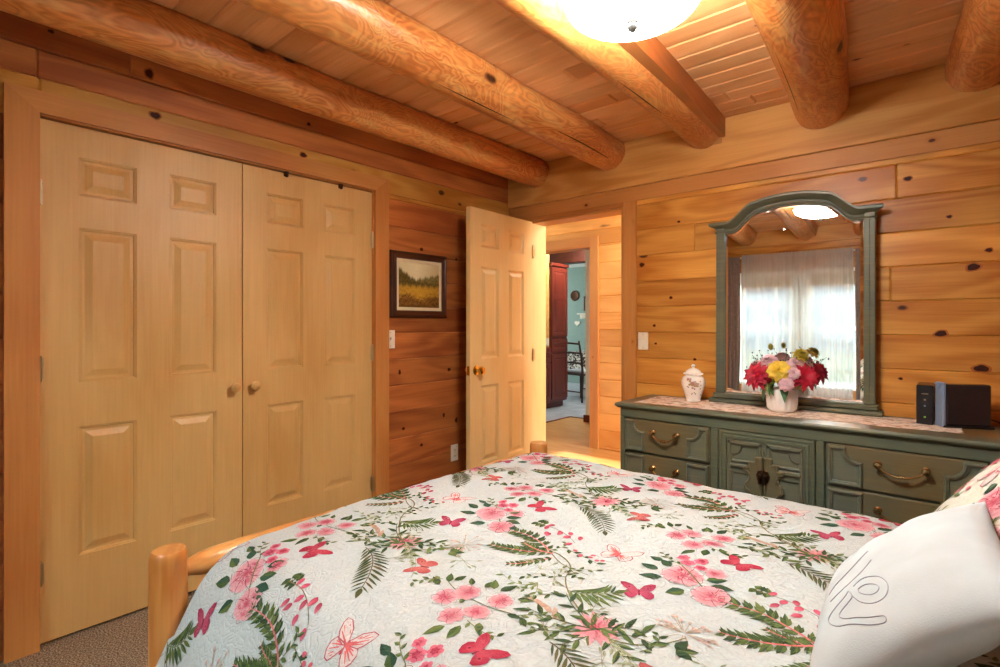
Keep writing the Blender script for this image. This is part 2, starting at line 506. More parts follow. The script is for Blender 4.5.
def sheer():
    m, nt, b = new_mat('sheer_voile')
    out = nt.nodes['Material Output']
    t = N(nt, 'ShaderNodeBsdfTransparent'); t.inputs[0].default_value = (.97, .98, .98, 1)
    d = N(nt, 'ShaderNodeBsdfDiffuse'); d.inputs[0].default_value = lin('#f4f0ea')
    tr = N(nt, 'ShaderNodeBsdfTranslucent'); tr.inputs[0].default_value = lin('#70787c')
    m1 = N(nt, 'ShaderNodeMixShader'); m1.inputs[0].default_value = .36
    L(nt, d.outputs[0], m1.inputs[1]); L(nt, tr.outputs[0], m1.inputs[2])
    lw = N(nt, 'ShaderNodeLayerWeight', i_Blend=.35)
    tc = N(nt, 'ShaderNodeTexCoord')
    nz = N(nt, 'ShaderNodeTexNoise', i_Scale=300.0)
    L(nt, tc.outputs['Object'], nz.inputs['Vector'])
    f = math_n(nt, 'ADD', maprange(nt, lw.outputs['Facing'], 0, 1, .58, .9), math_n(nt, 'MULTIPLY', nz.outputs[0], .1), True)
    mx = N(nt, 'ShaderNodeMixShader')
    L(nt, f, mx.inputs[0]); L(nt, t.outputs[0], mx.inputs[1]); L(nt, m1.outputs[0], mx.inputs[2]); L(nt, mx.outputs[0], out.inputs[0])
    return m
M['sheer'] = sheer()

def lamp_glass(name, strength, col='#fffaf0'):
    m, nt, b = new_mat(name)
    tc = N(nt, 'ShaderNodeTexCoord')
    nz = N(nt, 'ShaderNodeTexNoise', i_Scale=9.0, i_Detail=4.0, i_Distortion=2.0)
    L(nt, tc.outputs['Object'], nz.inputs['Vector'])
    c = mix_c(nt, maprange(nt, nz.outputs[0], .35, .7), (.84, .93, .90, 1), (.90, .99, .97, 1))
    L(nt, c, b.inputs['Emission Color'])
    b.inputs['Emission Strength'].default_value = strength
    b.inputs['Base Color'].default_value = lin(col)
    b.inputs['Roughness'].default_value = .3
    return m
M['bowl'] = lamp_glass('lit_alabaster_glass', 45.0)
M['bowl3'] = lamp_glass('lit_kitchen_glass', 30.0)
M['bowl2'] = lamp_glass('lit_opal_glass', 12.0)
M['led'] = plain('green_led', '#8fd04a', .4)
# ------------------------------------------------------------ the room
CZ = 2.445
XL, YB, YW, XR = -2.66, 3.213, -0.78, 1.25
SEAMS = [0.0] + [round(2.19 - .1665 * k, 4) for k in range(13, -1, -1)] + [2.30, CZ]
rnd = random.Random(7)

def cut(u0, u1, z0, z1, holes):
    segs = [(u0, u1)]
    for a, b, c, d in holes:
        if z1 <= c + .004 or z0 >= d - .004: continue
        ns = []
        for s0, s1 in segs:
            if b <= s0 or a >= s1: ns.append((s0, s1)); continue
            if a > s0: ns.append((s0, a))
            if b < s1: ns.append((b, s1))
        segs = ns
    return segs

def log_wall(name, mat, along, face, back, u0, u1, holes=(), joints=None, zs=None, alt=()):
    mb = MB()
    zs = zs or SEAMS
    for i in range(len(zs) - 1):
        z0, z1 = zs[i], zs[i + 1]
        # split the course where an opening's head or sill crosses it
        cz = sorted({z0, z1} | {h for (a, b, c, d) in holes for h in (c, d) if z0 + .004 < h < z1 - .004})
        for c0, c1 in zip(cz[:-1], cz[1:]):
            for s0, s1 in cut(u0, u1, c0, c1, holes):
                js = [j for j in (joints or {}).get(i, []) if s0 + .1 < j < s1 - .1]
                if joints is None and s1 - s0 > 2.6: js = [s0 + (s1 - s0) * rnd.uniform(.25, .75)]
                e = [s0] + js + [s1]
                for p, q in zip(e[:-1], e[1:]):
                    if along == 'x': mb.box(p, q, face, back, c0, c1, .006, int(i in alt))
                    else: mb.box(face, back, p, q, c0, c1, .006, int(i in alt))
    o = mb.build(name, mat, smooth=False)
    return setp(o, kind='structure')

# floor, ceiling
mb = MB(); mb.box(XL - .1, XR + .1, YW - .1, YB + .07, -.1, 0)
setp(mb.build('floor', M['carpet'], smooth=False), 'flecked brown bedroom carpet', 'floor', kind='structure')
mb = MB()
y = YW
while y < YB + .02:
    y1 = min(y + .125, YB + .05)
    e = [XL - .03, rnd.uniform(-1.9, -.2), XR + .03]
    for p, q in zip(e[:-1], e[1:]): mb.box(p, q, y, y1, CZ, CZ + .03, .009)
    y = y1
setp(mb.build('ceiling', M['ceil'], smooth=False), 'pine board ceiling', 'ceiling', kind='structure')

CL0, CL1, CLH = .384, 1.922, 2.05     # closet opening
DX0, DX1, DH = -2.448, -1.668, 2.023  # bedroom doorway
log_wall('wall_left', [M['wall_y'], wood('yellow_pine_course', '#e0a854', '#c07c34', '#4a1e0a', axis=1, knots=.2, kscale=(4.5, 7.5), ring=.48, gloss=.35)], 'y', XL, XL - .15, YW, YB + .15, [(CL0, CL1, 0, CLH)], alt=(13,))
log_wall('wall_back', M['wall_x'], 'x', YB, YB + .15, XL, XR, [(DX0, DX1, 0, DH)],
         joints={12: [-.216], 9: [-.24], 3: [-.7], 5: [.3], 7: [-.9], 10: [.4], 11: [-1.2]})
WX0, WX1, WZ0, WZ1 = -1.87, -.49, .57, 1.95
log_wall('wall_window', M['wall_x'], 'x', YW, YW - .15, XL - .15, XR + .15, [(WX0, WX1, WZ0, WZ1)])
log_wall('wall_right', M['wall_y'], 'y', XR, XR + .15, YW, YB + .15)
# closet shell behind the closed doors
mb = MB()
mb.box(XL - .75, XL - .70, .2, 2.1, 0, 2.3); mb.box(XL - .70, XL - .15, .2, .25, 0, 2.3); mb.box(XL - .70, XL - .15, 2.05, 2.1, 0, 2.3)
mb.box(XL - .75, XL - .15, .2, 2.1, 2.3, 2.35); mb.box(XL - .75, XL - .15, .2, 2.1, -.05, 0)
setp(mb.build('wall_closet', M['white_paint'], smooth=False), kind='structure')

# rim board over the back wall, and its thin ledge trim
mb = MB(); mb.box(XL, XR, YB - .028, YB, 2.147, CZ, .004)
setp(mb.build('trim_1', M['plank'], smooth=False), kind='structure')
mb = MB(); mb.box(XL, XR, YB - .012, YB, 2.052, 2.147, .003)
setp(mb.build('trim_2', M['trim_x'], smooth=False), kind='structure')
mb = MB(); mb.box(-1.098, -1.03, YB - .036, YB - .028, 2.30, CZ, .003)
setp(mb.build('trim_3', M['trim_x'], smooth=False), kind='structure')

mb = MB(); mb.box(XL, XR, YW, YW + .028, 2.262, CZ, .004)
setp(mb.build('trim_14', M['plank'], smooth=False), kind='structure')
# closet casing: two uprights and a mitred head
W, WH = .1, .083
mb = MB(); fx = lambda a, b, d: (XL + d, a, b)
mb.prism([(CL0 - W, 0), (CL0, 0), (CL0, CLH), (CL0 - W, CLH + WH)], fx, 0, .022)
mb.box(XL - .15, XL, CL0 - .001, CL0 + .004, 0, CLH)
setp(mb.build('trim_4', M['trim_z'], smooth=False), kind='structure')
mb = MB(); mb.prism([(CL1, 0), (CL1 + W, 0), (CL1 + W, CLH + WH), (CL1, CLH)], fx, 0, .022)
mb.box(XL - .15, XL, CL1 - .004, CL1 + .001, 0, CLH)
setp(mb.build('trim_5', M['trim_z'], smooth=False), kind='structure')
mb = MB(); mb.prism([(CL0, CLH), (CL1, CLH), (CL1 + W, CLH + WH), (CL0 - W, CLH + WH)], fx, 0, .022)
mb.box(XL - .15, XL, CL0, CL1, CLH - .004, CLH + .001)
setp(mb.build('trim_6', M['trim_y'], smooth=False), kind='structure')
# bedroom doorway: jamb lining and right-hand casing
mb = MB(); mb.box(DX1, DX1 + .088, YB - .02, YB, 0, 2.052, .003); mb.box(DX1 - .016, DX1, YB - .02, YB + .15, 0, DH, .002)
setp(mb.build('trim_7', M['trim_z'], smooth=False), kind='structure')
mb = MB(); mb.box(DX0, DX1, YB - .004, YB + .15, DH - .014, DH, .002)
mb.box(DX0 - .0, DX1, YB - .02, YB, DH, 2.052, .003)
setp(mb.build('trim_8', M['trim_x'], smooth=False), kind='structure')
mb = MB(); mb.box(DX0, DX0 + .014, YB - .012, YB + .17, 0, DH - .014, .002)
setp(mb.build('trim_15', M['door2'], smooth=False), kind='structure')

# knots that stand out on the back wall and the left wall (flat in the boards)
def knot_disc(mb, fn, a, b, ra, rb, rot=0.0):
    for k, (q, c) in enumerate(((1.0, '#a8602c'), (.72, '#3c170c'))):
        ring = []
        for i in range(20):
            t = 2 * pi * i / 20
            w = 1 + .08 * sin(3 * t + a * 40) + .05 * sin(5 * t + b * 30)
            x, yv = ra * q * w * cos(t), rb * q * w * sin(t)
            ring.append(mb.vert(fn(a + x * cos(rot) - yv * sin(rot), b + x * sin(rot) + yv * cos(rot), .0006 + .0004 * k), lin(c)))
        mb.face(ring)
mb = MB()
fb = lambda a, b, d: (a, YB - d, b)
for a, b, ra, rb, rot in ((.063, 1.503, .030, .021, .15), (-.172, 1.945, .020, .013, 0), (-.02, 1.742, .013, .009, 0), (.115, 1.575, .016, .012, 0),
                      (-1.545, 1.630, .022, .018, 0), (-1.35, 1.41, .013, .011, 0), (-.05, 1.20, .03, .018, .2), (.09, 1.045, .036, .02, 0), (-1.2, 1.03, .012, .009, 0),
                      (-1.46, 1.235, .012, .01, 0), (.11, .80, .014, .012, 0), (-1.45, 1.12, .01, .008, 0), (-.2, .98, .011, .008, 0), (-1.3, 1.88, .012, .008, 0)):
    knot_disc(mb, fb, a, b, ra, rb, rot)
ko = mb.build('knot', M['vcol'], parent=bpy.data.objects['wall_back'], smooth=False)
setp(ko, 'dark oval knots in the pine boards', kind='stuff')
mb = MB(); fl = lambda a, b, d: (XL + d, a, b)
for a, b, ra, rb in ((2.30, 1.735, .02, .014), (2.62, 1.70, .014, .01), (2.55, .93, .02, .014), (2.50, .62, .013, .02), (2.15, .58, .016, .012), (2.30, .45, .016, .012),
                      (2.62, .57, .018, .024), (2.12, .94, .012, .02), (.773, 2.160, .026, .018), (1.468, 2.155, .024, .016), (.75, 2.335, .02, .026), (.42, 2.38, .014, .01), (1.5, 2.33, .014, .012)):
    knot_disc(mb, fl, a, b, ra, rb)
ko = mb.build('knot', M['vcol'], parent=bpy.data.objects['wall_left'], smooth=False)
setp(ko, 'dark oval knots in the red-brown boards', kind='stuff')

# ------------------------------------------------------------ panelled doors
def panel_door(mb, w, h, t, stile=.12, mull=.126, rows=((.30, .82), (1.0, 1.62), (1.75, 1.905))):
    """door slab in x (0..w), z (0..h); front face at y=0 looking to -y, back at y=t"""
    xs = [0, stile, (w - mull) / 2, (w + mull) / 2, w - stile, w]
    zs = [0] + [q for r in rows for q in r] + [h]
    for side in (0, 1):
        fn = (lambda a, b, d: (a, -d, b)) if side == 0 else (lambda a, b, d: (a, t + d, b))
        for i in range(5):
            for j in range(len(zs) - 1):
                r = rect(xs[i], xs[i + 1], zs[j], zs[j + 1])
                if i in (1, 3) and j % 2 == 1:
                    mb.rings(r, fn, [(0, 0), (.003, -.004), (.006, -.004), (.011, -.011), (.021, -.011), (.023, -.0105), (.044, -.002), (.047, -.001)])
                else:
                    mb.poly([fn(a, b, 0) for a, b in r])
    for q in ([(0, 0, 0), (0, t, 0), (0, t, h), (0, 0, h)], [(w, 0, 0), (w, t, 0), (w, t, h), (w, 0, h)],
              [(0, 0, h), (w, 0, h), (w, t, h), (0, t, h)], [(0, 0, 0), (w, 0, 0), (w, t, 0), (0, t, 0)]):
        mb.poly(q)

def hinge(parent, x, y, z, local=True):
    mb = MB()
    mb.tube([(x, y, z - .045), (x, y, z + .045)], .006, 10)
    for k in (-.045, .045): mb.lathe([(0, -.006), (.005, -.004), (.007, 0), (.005, .004), (0, .006)], (x, y, z + k), 10)
    for k in (-.015, .015): mb.tube([(x, y, z + k - .001), (x, y, z + k + .001)], .0068, 10)
    mb.box(x - .012, x + .012, y + .003, y + .006, z - .04, z + .04, .001)
    return setp(mb.build('hinge', M['steel'], parent, local=True), 'nickel hinge')

DW = (CL1 - CL0 - .012) / 2
for i, (yl, lab) in enumerate(((CL0 + .004, 'left maple closet door with six raised panels and a round wooden knob'),
                              (CL1 - .004 - DW, 'right maple closet door with six raised panels, next to the framed picture'))):
    # local x runs along +Y of the room, local -y faces the room (+X)
    r = thing('door_%d' % (i + 1), lab, 'door', (XL - .012, yl, .012), (0, 0, radians(90)), kind='structure')
    mb = MB(); panel_door(mb, DW, 2.026, .035)
    mb.build('slab', M['door'], r, smooth=False, local=True, weld=True)
    kx = DW - .043 if i == 0 else .05
    mb = MB(); mb.lathe([(.012, 0), (.010, .012), (.012, .018), (.021, .024), (.024, .032), (.021, .040), (.012, .045), (0, .047)], (kx, 0, .925), 24, axis='y', flip=-1)
    setp(mb.build('knob', M['door'], r, local=True), 'round wooden knob')
    for hz in (.27, 1.06, 1.74):
        hinge(r, 0.0 if i == 0 else DW, -.008, hz)
for yc in (1.375, 1.70):
    mb = MB(); mb.box(XL - .012, XL + .004, yc - .012, yc + .012, CLH - .03, CLH - .004, .003); mb.box(XL - .004, XL + .010, yc - .006, yc + .006, CLH - .035, CLH - .016, .003)
    setp(mb.build('door_catch', M['bronze'], loc=(XL, yc, CLH - .02)), 'small dark catch at the top of the right closet door, %s of the two' % ('left' if yc < 1.5 else 'right'), 'catch', 'closet door catches')

# bedroom door, standing open into the room. local x: from hinge to free edge
HX, HY = -2.462, YB - .016
ang = radians(-88.3)
dr = thing('door_3', 'open light maple six-panel bedroom door with a brass knob', 'door', (HX, HY, .012), (0, 0, ang), kind='structure')
mb = MB(); panel_door(mb, .70, 2.005, .035, stile=.108, mull=.108)
mb.build('slab', M['door2'], dr, smooth=False, local=True, weld=True)
for sgn, y0 in ((-1, 0.0), (1, .035)):
    mb = MB()
    mb.lathe([(.033, 0), (.033, .003), (.027, .007), (.013, .010), (.011, .022), (.018, .030), (.027, .038), (.029, .048), (.025, .058), (.014, .063), (0, .064)], (.64, y0, .925), 28, axis='y', flip=sgn)
    setp(mb.build('knob', M['gold'], dr, local=True), 'polished brass knob')
mb = MB(); mb.box(.6995, .7015, .005, .030, .895, .955, .0008); mb.box(.7015, .710, .012, .024, .915, .935, .003)
mb.build('latch_plate', M['gold'], dr, local=True)
for hz in (.25, 1.0, 1.78): hinge(dr, -.004, .040, hz)
# door_stop

# ------------------------------------------------------------ log beams
def bow_at(yv):
    return sin(pi * max(0.0, min(1.0, (YB - .028 - yv) / 3.95)))

def beam(xc, rad, zb, label, seed, bow=0.0, y0=YW + .028, y1=YB - .028, boxed=False):
    rr = random.Random(seed)
    n, segs = 34, 46
    mb = MB(); rings = []
    ph = [rr.uniform(0, 6.28) for _ in range(8)]
    for i in range(segs + 1):
        t = i / segs
        yv = y0 + (y1 - y0) * t
        cx = xc + .010 * sin(2.2 * t * pi + ph[0]) * (1 - t * .6) + bow * bow_at(yv)
        r0 = rad * (1.06 - .06 * t) + .004 * sin(9 * t + ph[1]) + .003 * sin(23 * t + ph[2])
        if t > .985: r0 *= .97
        czv = zb + r0 + .006 * sin(5 * t + ph[3]) * (1 - t)
        ring = []
        for k in range(n):
            a = 2 * pi * k / n
            r1 = r0 * (1 + .018 * sin(2 * a + ph[4] + 2 * t) + .012 * sin(3 * a + ph[5] + 5 * t) + .008 * sin(7 * a + 11 * t + ph[6]))
            ring.append(mb.vert((cx + r1 * cos(a), yv, min(czv + r1 * sin(a), CZ - .0005))))
        rings.append(ring)
    for i in range(segs):
        for k in range(n): mb.face([rings[i][k], rings[i][(k + 1) % n], rings[i + 1][(k + 1) % n], rings[i + 1][k]])
    mb.face(rings[0][::-1]); mb.face(rings[-1])
    r = thing('ceiling_beam', label, 'beam', (xc, 0, zb))
    o = mb.build('log', M['beam'], r, ang=60)
    # drying cracks along the log: slim dark slivers
    lv, crack = mb.v, MB()
    P = lambda i, k: Vector(lv[rings[i][k % n]])
    for q in range(3):
        a = rr.uniform(pi * 1.05, pi * 1.95); s0 = rr.uniform(.25, .8); ln = rr.uniform(.06, .2)
        up_, lo_ = [], []
        for j in range(13):
            t = s0 + ln * j / 12
            if t > .97: break
            i = int(t * segs); f = t * segs - i
            aa = a + .10 * sin(7 * t + q)
            k = aa / (2 * pi) * n; k0 = int(k) % n; kf = k - int(k)
            p = (P(i, k0) * (1 - kf) + P(i, k0 + 1) * kf) * (1 - f) + (P(i + 1, k0) * (1 - kf) + P(i + 1, k0 + 1) * kf) * f
            nrm, tan = Vector((cos(aa), 0, sin(aa))), Vector((-sin(aa), 0, cos(aa)))
            wd = .0035 * sin(pi * j / 12) + .0004
            up_.append(p + nrm * .0012 + tan * wd); lo_.append(p + nrm * .0012 - tan * wd)
        for j in range(len(up_) - 1): crack.poly([up_[j], up_[j + 1], lo_[j + 1], lo_[j]])
    if crack.f: setp(crack.build('crack', M['bronze'], r, smooth=False, recalc=False), 'dark drying cracks', kind='stuff')
    return r
make_beam = beam

make_beam(-2.375, .105, 2.272, 'peeled log ceiling beam nearest the closet wall', 1, .02)
make_beam(-1.765, .115, 2.279, 'peeled log ceiling beam second from the closet wall', 2, .055)
bC = make_beam(-1.135, .118, 2.292, 'peeled log ceiling beam with a squared board on its side, left of the ceiling lamp', 3, .06)
mb = MB()
ys_ = [YW + .028 + (YB - .056 - YW) * k / 24 for k in range(25)]
mb.prism([(-1.012 + .085 * bow_at(q), q) for q in ys_] + [(-1.09 + .06 * bow_at(q), q) for q in ys_[::-1]], lambda a, b, dd: (a, b, dd), 2.335, CZ - .001)
setp(mb.build('side_board', wood('reddish_side_board', '#bd7440', '#a3602e', axis=1, knots=0, rough=.4), bC, smooth=False), 'straight squared board along the log')
make_beam(-.535, .126, 2.262, 'thick peeled log ceiling beam above the dresser mirror, right of the lamp', 4, .135)
make_beam(.085, .112, 2.283, 'peeled log ceiling beam at the right edge of the view above the black boxes', 5, .10)
make_beam(.70, .112, 2.28, 'peeled log ceiling beam over the head of the bed', 6, .08)
# ------------------------------------------------------------ ceiling lamp
LX, LY = -.715, 1.425
LD = -.088
lt = thing('ceiling_light', 'round alabaster bowl ceiling lamp with a pewter finial, lit, between two log beams', 'ceiling light', (LX, LY, 2.20))
mb = MB()
prof = [(0, 2.215)] + [(.195 * sin(a) ** .9 if a > 0 else 0, 2.283 - .068 * cos(a)) for a in [radians(q) for q in range(6, 91, 6)]]
prof += [(.199, 2.286), (.193, 2.290)]
inner = [(r * .965, z + .006) for r, z in prof[-3::-1]]
mb.lathe(prof + inner[:-1] + [(0, 2.221)], (LX, LY, LD), 48)
mb.build('bowl', M['bowl'], lt)
mb = MB(); mb.lathe([(0, 2.184), (.006, 2.186), (.012, 2.192), (.0165, 2.200), (.0165, 2.206), (.012, 2.211), (.017, 2.213), (.017, 2.216), (0, 2.217)], (LX, LY, LD), 24)
mb.build('finial', M['pewter'], lt)
mb = MB(); mb.lathe([(0, CZ - LD), (.075, CZ - LD), (.078, CZ - LD - .01), (.065, CZ - LD - .022), (.012, CZ - LD - .026), (.008, CZ - LD - .03), (.008, 2.222), (0, 2.222)], (LX, LY, LD), 32)
mb.build('canopy', M['pewter'], lt)

# ------------------------------------------------------------ window behind the camera
def window(name, label, along, face, sgn, u0, u1, z0, z1, units, rows, cols, mull=.17, depth=.10):
    """units double-hung sashes side by side; sgn: direction from the room outwards"""
    r = thing(name, label, 'window', ((u0 + u1) / 2 if along == 'x' else face, face if along == 'x' else (u0 + u1) / 2, z0), kind='structure')
    def B(mb, a0, a1, d0, d1, c0, c1, b=.002):
        if along == 'x': mb.box(a0, a1, face + sgn * d0, face + sgn * d1, c0, c1, b)
        else: mb.box(face + sgn * d0, face + sgn * d1, a0, a1, c0, c1, b)
    mb = MB()
    B(mb, u0 - .09, u0, -.022, 0, z0 - .09, z1 + .09); B(mb, u1, u1 + .09, -.022, 0, z0 - .09, z1 + .09)
    B(mb, u0, u1, -.022, 0, z1, z1 + .09); B(mb, u0, u1, -.022, 0, z0 - .09, z0)
    mb.build('casing', M['trim_x'], r, smooth=False)
    mb = MB()
    B(mb, u0, u0 + .03, 0, .15, z0, z1); B(mb, u1 - .03, u1, 0, .15, z0, z1); B(mb, u0, u1, 0, .15, z1 - .03, z1); B(mb, u0, u1, -.03, .15, z0, z0 + .03)
    w = (u1 - u0 - .06 - mull * (units - 1)) / units
    for k in range(1, units): B(mb, u0 + .03 + k * w + (k - 1) * mull, u0 + .03 + k * (w + mull), .0, .15, z0, z1)
    mb.build('frame', M['white_paint'], r, smooth=False)
    zm = (z0 + z1) / 2
    for k in range(units):
        a0 = u0 + .03 + k * (w + mull); a1 = a0 + w
        for c0, c1, d in ((zm - .02, z1 - .03, .09), (z0 + .03, zm + .02, .06)):
            mb = MB()
            B(mb, a0, a0 + .035, d, d + .03, c0, c1); B(mb, a1 - .035, a1, d, d + .03, c0, c1)
            B(mb, a0 + .035, a1 - .035, d, d + .03, c0, c0 + .035); B(mb, a0 + .035, a1 - .035, d, d + .03, c1 - .035, c1)
            for q in range(1, cols): B(mb, a0 + (a1 - a0) * q / cols - .008, a0 + (a1 - a0) * q / cols + .008, d + .008, d + .022, c0 + .03, c1 - .03, 0)
            for q in range(1, rows): B(mb, a0 + .03, a1 - .03, d + .008, d + .022, c0 + (c1 - c0) * q / rows - .008, c0 + (c1 - c0) * q / rows + .008, 0)
            sash = mb.build('sash', M['white_paint'], r, smooth=False)
            mb = MB(); B(mb, a0 + .03, a1 - .03, d + .013, d + .017, c0 + .03, c1 - .03, 0)
            mb.build('pane', M['glass'], sash, smooth=False)
    return r
window('window_1', 'white double window with small panes behind sheer curtains, seen in the mirror', 'x', YW, -1, WX0, WX1, WZ0, WZ1, 2, 2, 3)

sh = thing('roller_shade', 'tan roller shade drawn down over the top of the window, seen in the mirror', 'window shade', (-1.18, YW - .02, 1.95))
for a0, a1 in ((WX0 + .034, -1.27), (-1.09, WX1 - .034)):
    mb = MB(); mb.box(a0, a1, YW - .036, YW - .034, 1.77, 1.915); mb.box(a0, a1, YW - .041, YW - .031, 1.76, 1.775, .003); mb.build('shade_cloth', plain('tan_shade_cloth', '#b08a68', .8), sh, smooth=False)
    mb = MB(); mb.tube([(a0, YW - .028, 1.925), (a1, YW - .028, 1.925)], .012, 12); mb.build('roller', M['white_paint'], sh)
# curtains: rod, sheers and side drapes
CY = YW + .075
rod = thing('curtain_rod', 'thin white curtain rod over the window, seen in the mirror', 'curtain rod', (-1.18, CY, 2.13))
mb = MB(); mb.tube([(-2.02, CY, 2.13), (-.36, CY, 2.13)], .009, 12)
mb.build('rod', M['white_paint'], rod)
for xe in (-2.03, -.35):
    mb = MB(); mb.box(xe - .008, xe + .008, YW, CY + .008, 2.115, 2.145, .003); mb.build('bracket', M['white_paint'], rod, smooth=False)

def curtain(name, x0, x1, z0, z1, mat, folds, amp, yc, seed, head=True):
    rr = random.Random(seed); nx, nz = folds * 10, 40
    ph = [rr.uniform(0, 6.28) for _ in range(4)]
    mb = MB(); g = []
    for j in range(nz + 1):
        v = j / nz; z = z0 + (z1 - z0) * v
        row = []
        for i in range(nx + 1):
            u = i / nx
            a = amp * (.75 + .25 * sin(7 * u + ph[2])) * (1 - .35 * v)
            yv = yc + a * sin(2 * pi * folds * u + .5 * sin(5 * u + ph[0]) + .25 * (1 - v) * sin(9 * u + ph[1]))
            if v > .965: yv = yc + a * .5 * sin(4 * pi * folds * u)
            zz = z + (.012 * abs(sin(2 * pi * folds * u)) if j == nz else 0)
            row.append(mb.vert((x0 + (x1 - x0) * u + .006 * sin(6 * v + 11 * u), yv, zz)))
        g.append(row)
    for j in range(nz):
        for i in range(nx): mb.face([g[j][i], g[j][i + 1], g[j + 1][i + 1], g[j + 1][i]])
    return mb.build(name, mat, loc=((x0 + x1) / 2, yc, z0), ang=180, recalc=False)
setp(curtain('sheer_curtain', -1.80, -1.165, .30, 2.15, M['sheer'], 9, .016, CY + .030, 3), 'left white sheer curtain panel in the mirror reflection', 'curtain', 'sheer curtains')
setp(curtain('sheer_curtain', -1.175, -.645, .30, 2.15, M['sheer'], 9, .016, CY + .036, 4), 'right white sheer curtain panel in the mirror reflection', 'curtain', 'sheer curtains')
setp(curtain('side_drape', -1.985, -1.815, .22, 2.135, M['drape'], 4, .014, CY + .032, 5), 'taupe side drape at the left of the sheers in the mirror', 'curtain', 'taupe side drapes')
setp(curtain('side_drape', -.630, -.40, .22, 2.135, M['drape'], 4, .014, CY + .032, 6), 'taupe side drape at the right of the sheers in the mirror', 'curtain', 'taupe side drapes')

# outdoors beyond the windows
mb = MB(); mb.box(-60, 60, -120, YW - .3, -1.2, -1.0); mb.box(XR + .3, 60, YW - .3, 30, -1.2, -1.0)
setp(mb.build('ground', M['lawn'], smooth=False), 'pale lawn outside the window', 'lawn', kind='structure')
mb = MB(); g = []
for j in range(7):
    row = []
    for i in range(61):
        u = i / 60; x = -90 + 150 * u
        h = 10 + 6 * sin(4.2 * u + .6) + 2.5 * sin(11 * u) + 1.0 * sin(27 * u)
        t = j / 6
        row.append(mb.vert((x, -70 - 45 * t, -1.2 + h * sin(t * pi / 2))))
    g.append(row)
for j in range(6):
    for i in range(60): mb.face([g[j][i], g[j][i + 1], g[j + 1][i + 1], g[j + 1][i]])
setp(mb.build('hillside', M['hills'], ang=180), 'hazy blue hillside far outside the window', 'hill', kind='structure')

# ------------------------------------------------------------ hall and kitchen beyond the door
HY1 = 4.65
H2L, H2R, H2H = -3.56, -2.785, 2.04
mb = MB(); mb.box(-4.6, 1.1, YB + .07, HY1 + .15, -.06, .0)
mb.box(-3.92, -2.6, HY1 + .15, 6.0, -.06, 0)
setp(mb.build('floor_hall', M['hallfloor'], smooth=False), 'honey oak hall floor', 'floor', kind='structure')
mb = MB()
mb.box(-8, -3.92, HY1 + .15, 9.6, -.06, 0); mb.box(-3.92, -2.6, 6.0, 9.6, -.06, 0)
setp(mb.build('floor_kitchen', M['tile'], smooth=False), 'pale grey-blue kitchen floor', 'floor', kind='structure')
mb = MB(); mb.box(-3.94, -3.90, HY1 + .2, 6.02, 0, .006, .002); mb.box(-3.90, -3.5, 5.98, 6.02, 0, .006, .002)
setp(mb.build('trim_9', M['cherry'], smooth=False), kind='structure')
log_wall('wall_hall', M['hallwall'], 'x', HY1, HY1 + .15, -4.6, 1.1, [(H2L, H2R, 0, H2H)])
mb = MB(); mb.box(-4.6, 1.1, YB + .15, HY1 + .15, 2.44, 2.5); mb.box(-8, -2.3, HY1 + .15, 9.6, 2.44, 2.5)
setp(mb.build('ceiling_hall', M['white_paint'], smooth=False), kind='structure')
log_wall('wall_hall_left', M['hallwall'], 'y', -4.6, -4.75, YB + .15, HY1 + .15)
log_wall('wall_hall_right', M['hallwall'], 'y', 1.1, 1.25, YB + .15, HY1 + .15, [(4.17, 4.42, .9, 1.98)])  # unseen opening, cut to let the sun strip reach the floor
T = .088
mb = MB(); fh = lambda a, b, d: (a, HY1 - d, b)
mb.prism([(H2R, 0), (H2R + T, 0), (H2R + T, H2H + T), (H2R, H2H + T)], fh, 0, .02)
mb.box(H2R - .006, H2R, HY1 - .02, HY1 + .15, 0, H2H)
setp(mb.build('trim_10', M['trim_z'], smooth=False), kind='structure')
mb = MB(); mb.prism([(H2L - T, H2H), (H2R, H2H), (H2R, H2H + T), (H2L - T, H2H + T)], fh, 0, .02)
mb.box(H2L, H2R, HY1 - .02, HY1 + .15, H2H - .02, H2H)
setp(mb.build('trim_11', M['trim_x'], smooth=False), kind='structure')
mb = MB(); mb.prism([(H2L - T, 0), (H2L, 0), (H2L, H2H), (H2L - T, H2H)], fh, 0, .02)
setp(mb.build('trim_12', M['trim_z'], smooth=False), kind='structure')

# kitchen shell
mb = MB(); mb.box(-8, -2.3, 9.5, 9.6, 0, 2.44); mb.box(-8.1, -8, HY1 + .15, 9.6, 0, 2.44)
setp(mb.build('wall_kitchen', M['teal'], smooth=False), 'teal kitchen wall', 'wall', kind='structure')
mb = MB(); mb.box(-3.57, -2.3, 5.82, 5.95, 0, 2.44); mb.box(-2.4, -2.3, HY1 + .15, 9.6, 0, 2.44)
setp(mb.build('wall_partition', M['white_paint'], smooth=False), kind='structure')
mb = MB(); mb.box(-3.585, -2.4, 5.79, 5.82, 0, .09, .004); mb.box(-3.585, -3.57, 5.79, 5.95, 0, .09, .004)
setp(mb.build('baseboard_partition', M['cherry'], smooth=False), kind='structure')
mb = MB(); mb.box(-8, -2.3, 6.9, 7.1, 2.19, 2.44, .01)
setp(mb.build('trim_13', M['dark_log'], smooth=False), 'dark wooden header beam in the kitchen', kind='structure')
kl = thing('ceiling_light', 'small round lit ceiling lamp in the kitchen seen through both doorways', 'ceiling light', (-4.05, 6.45, 2.3))
mb = MB(); mb.lathe([(0, 2.30)] + [(.19 * sin(radians(q)), 2.395 - .095 * cos(radians(q))) for q in range(10, 91, 10)] + [(0, 2.396)], (-4.05, 6.45, 0), 32)
mb.build('bowl', M['bowl3'], kl)
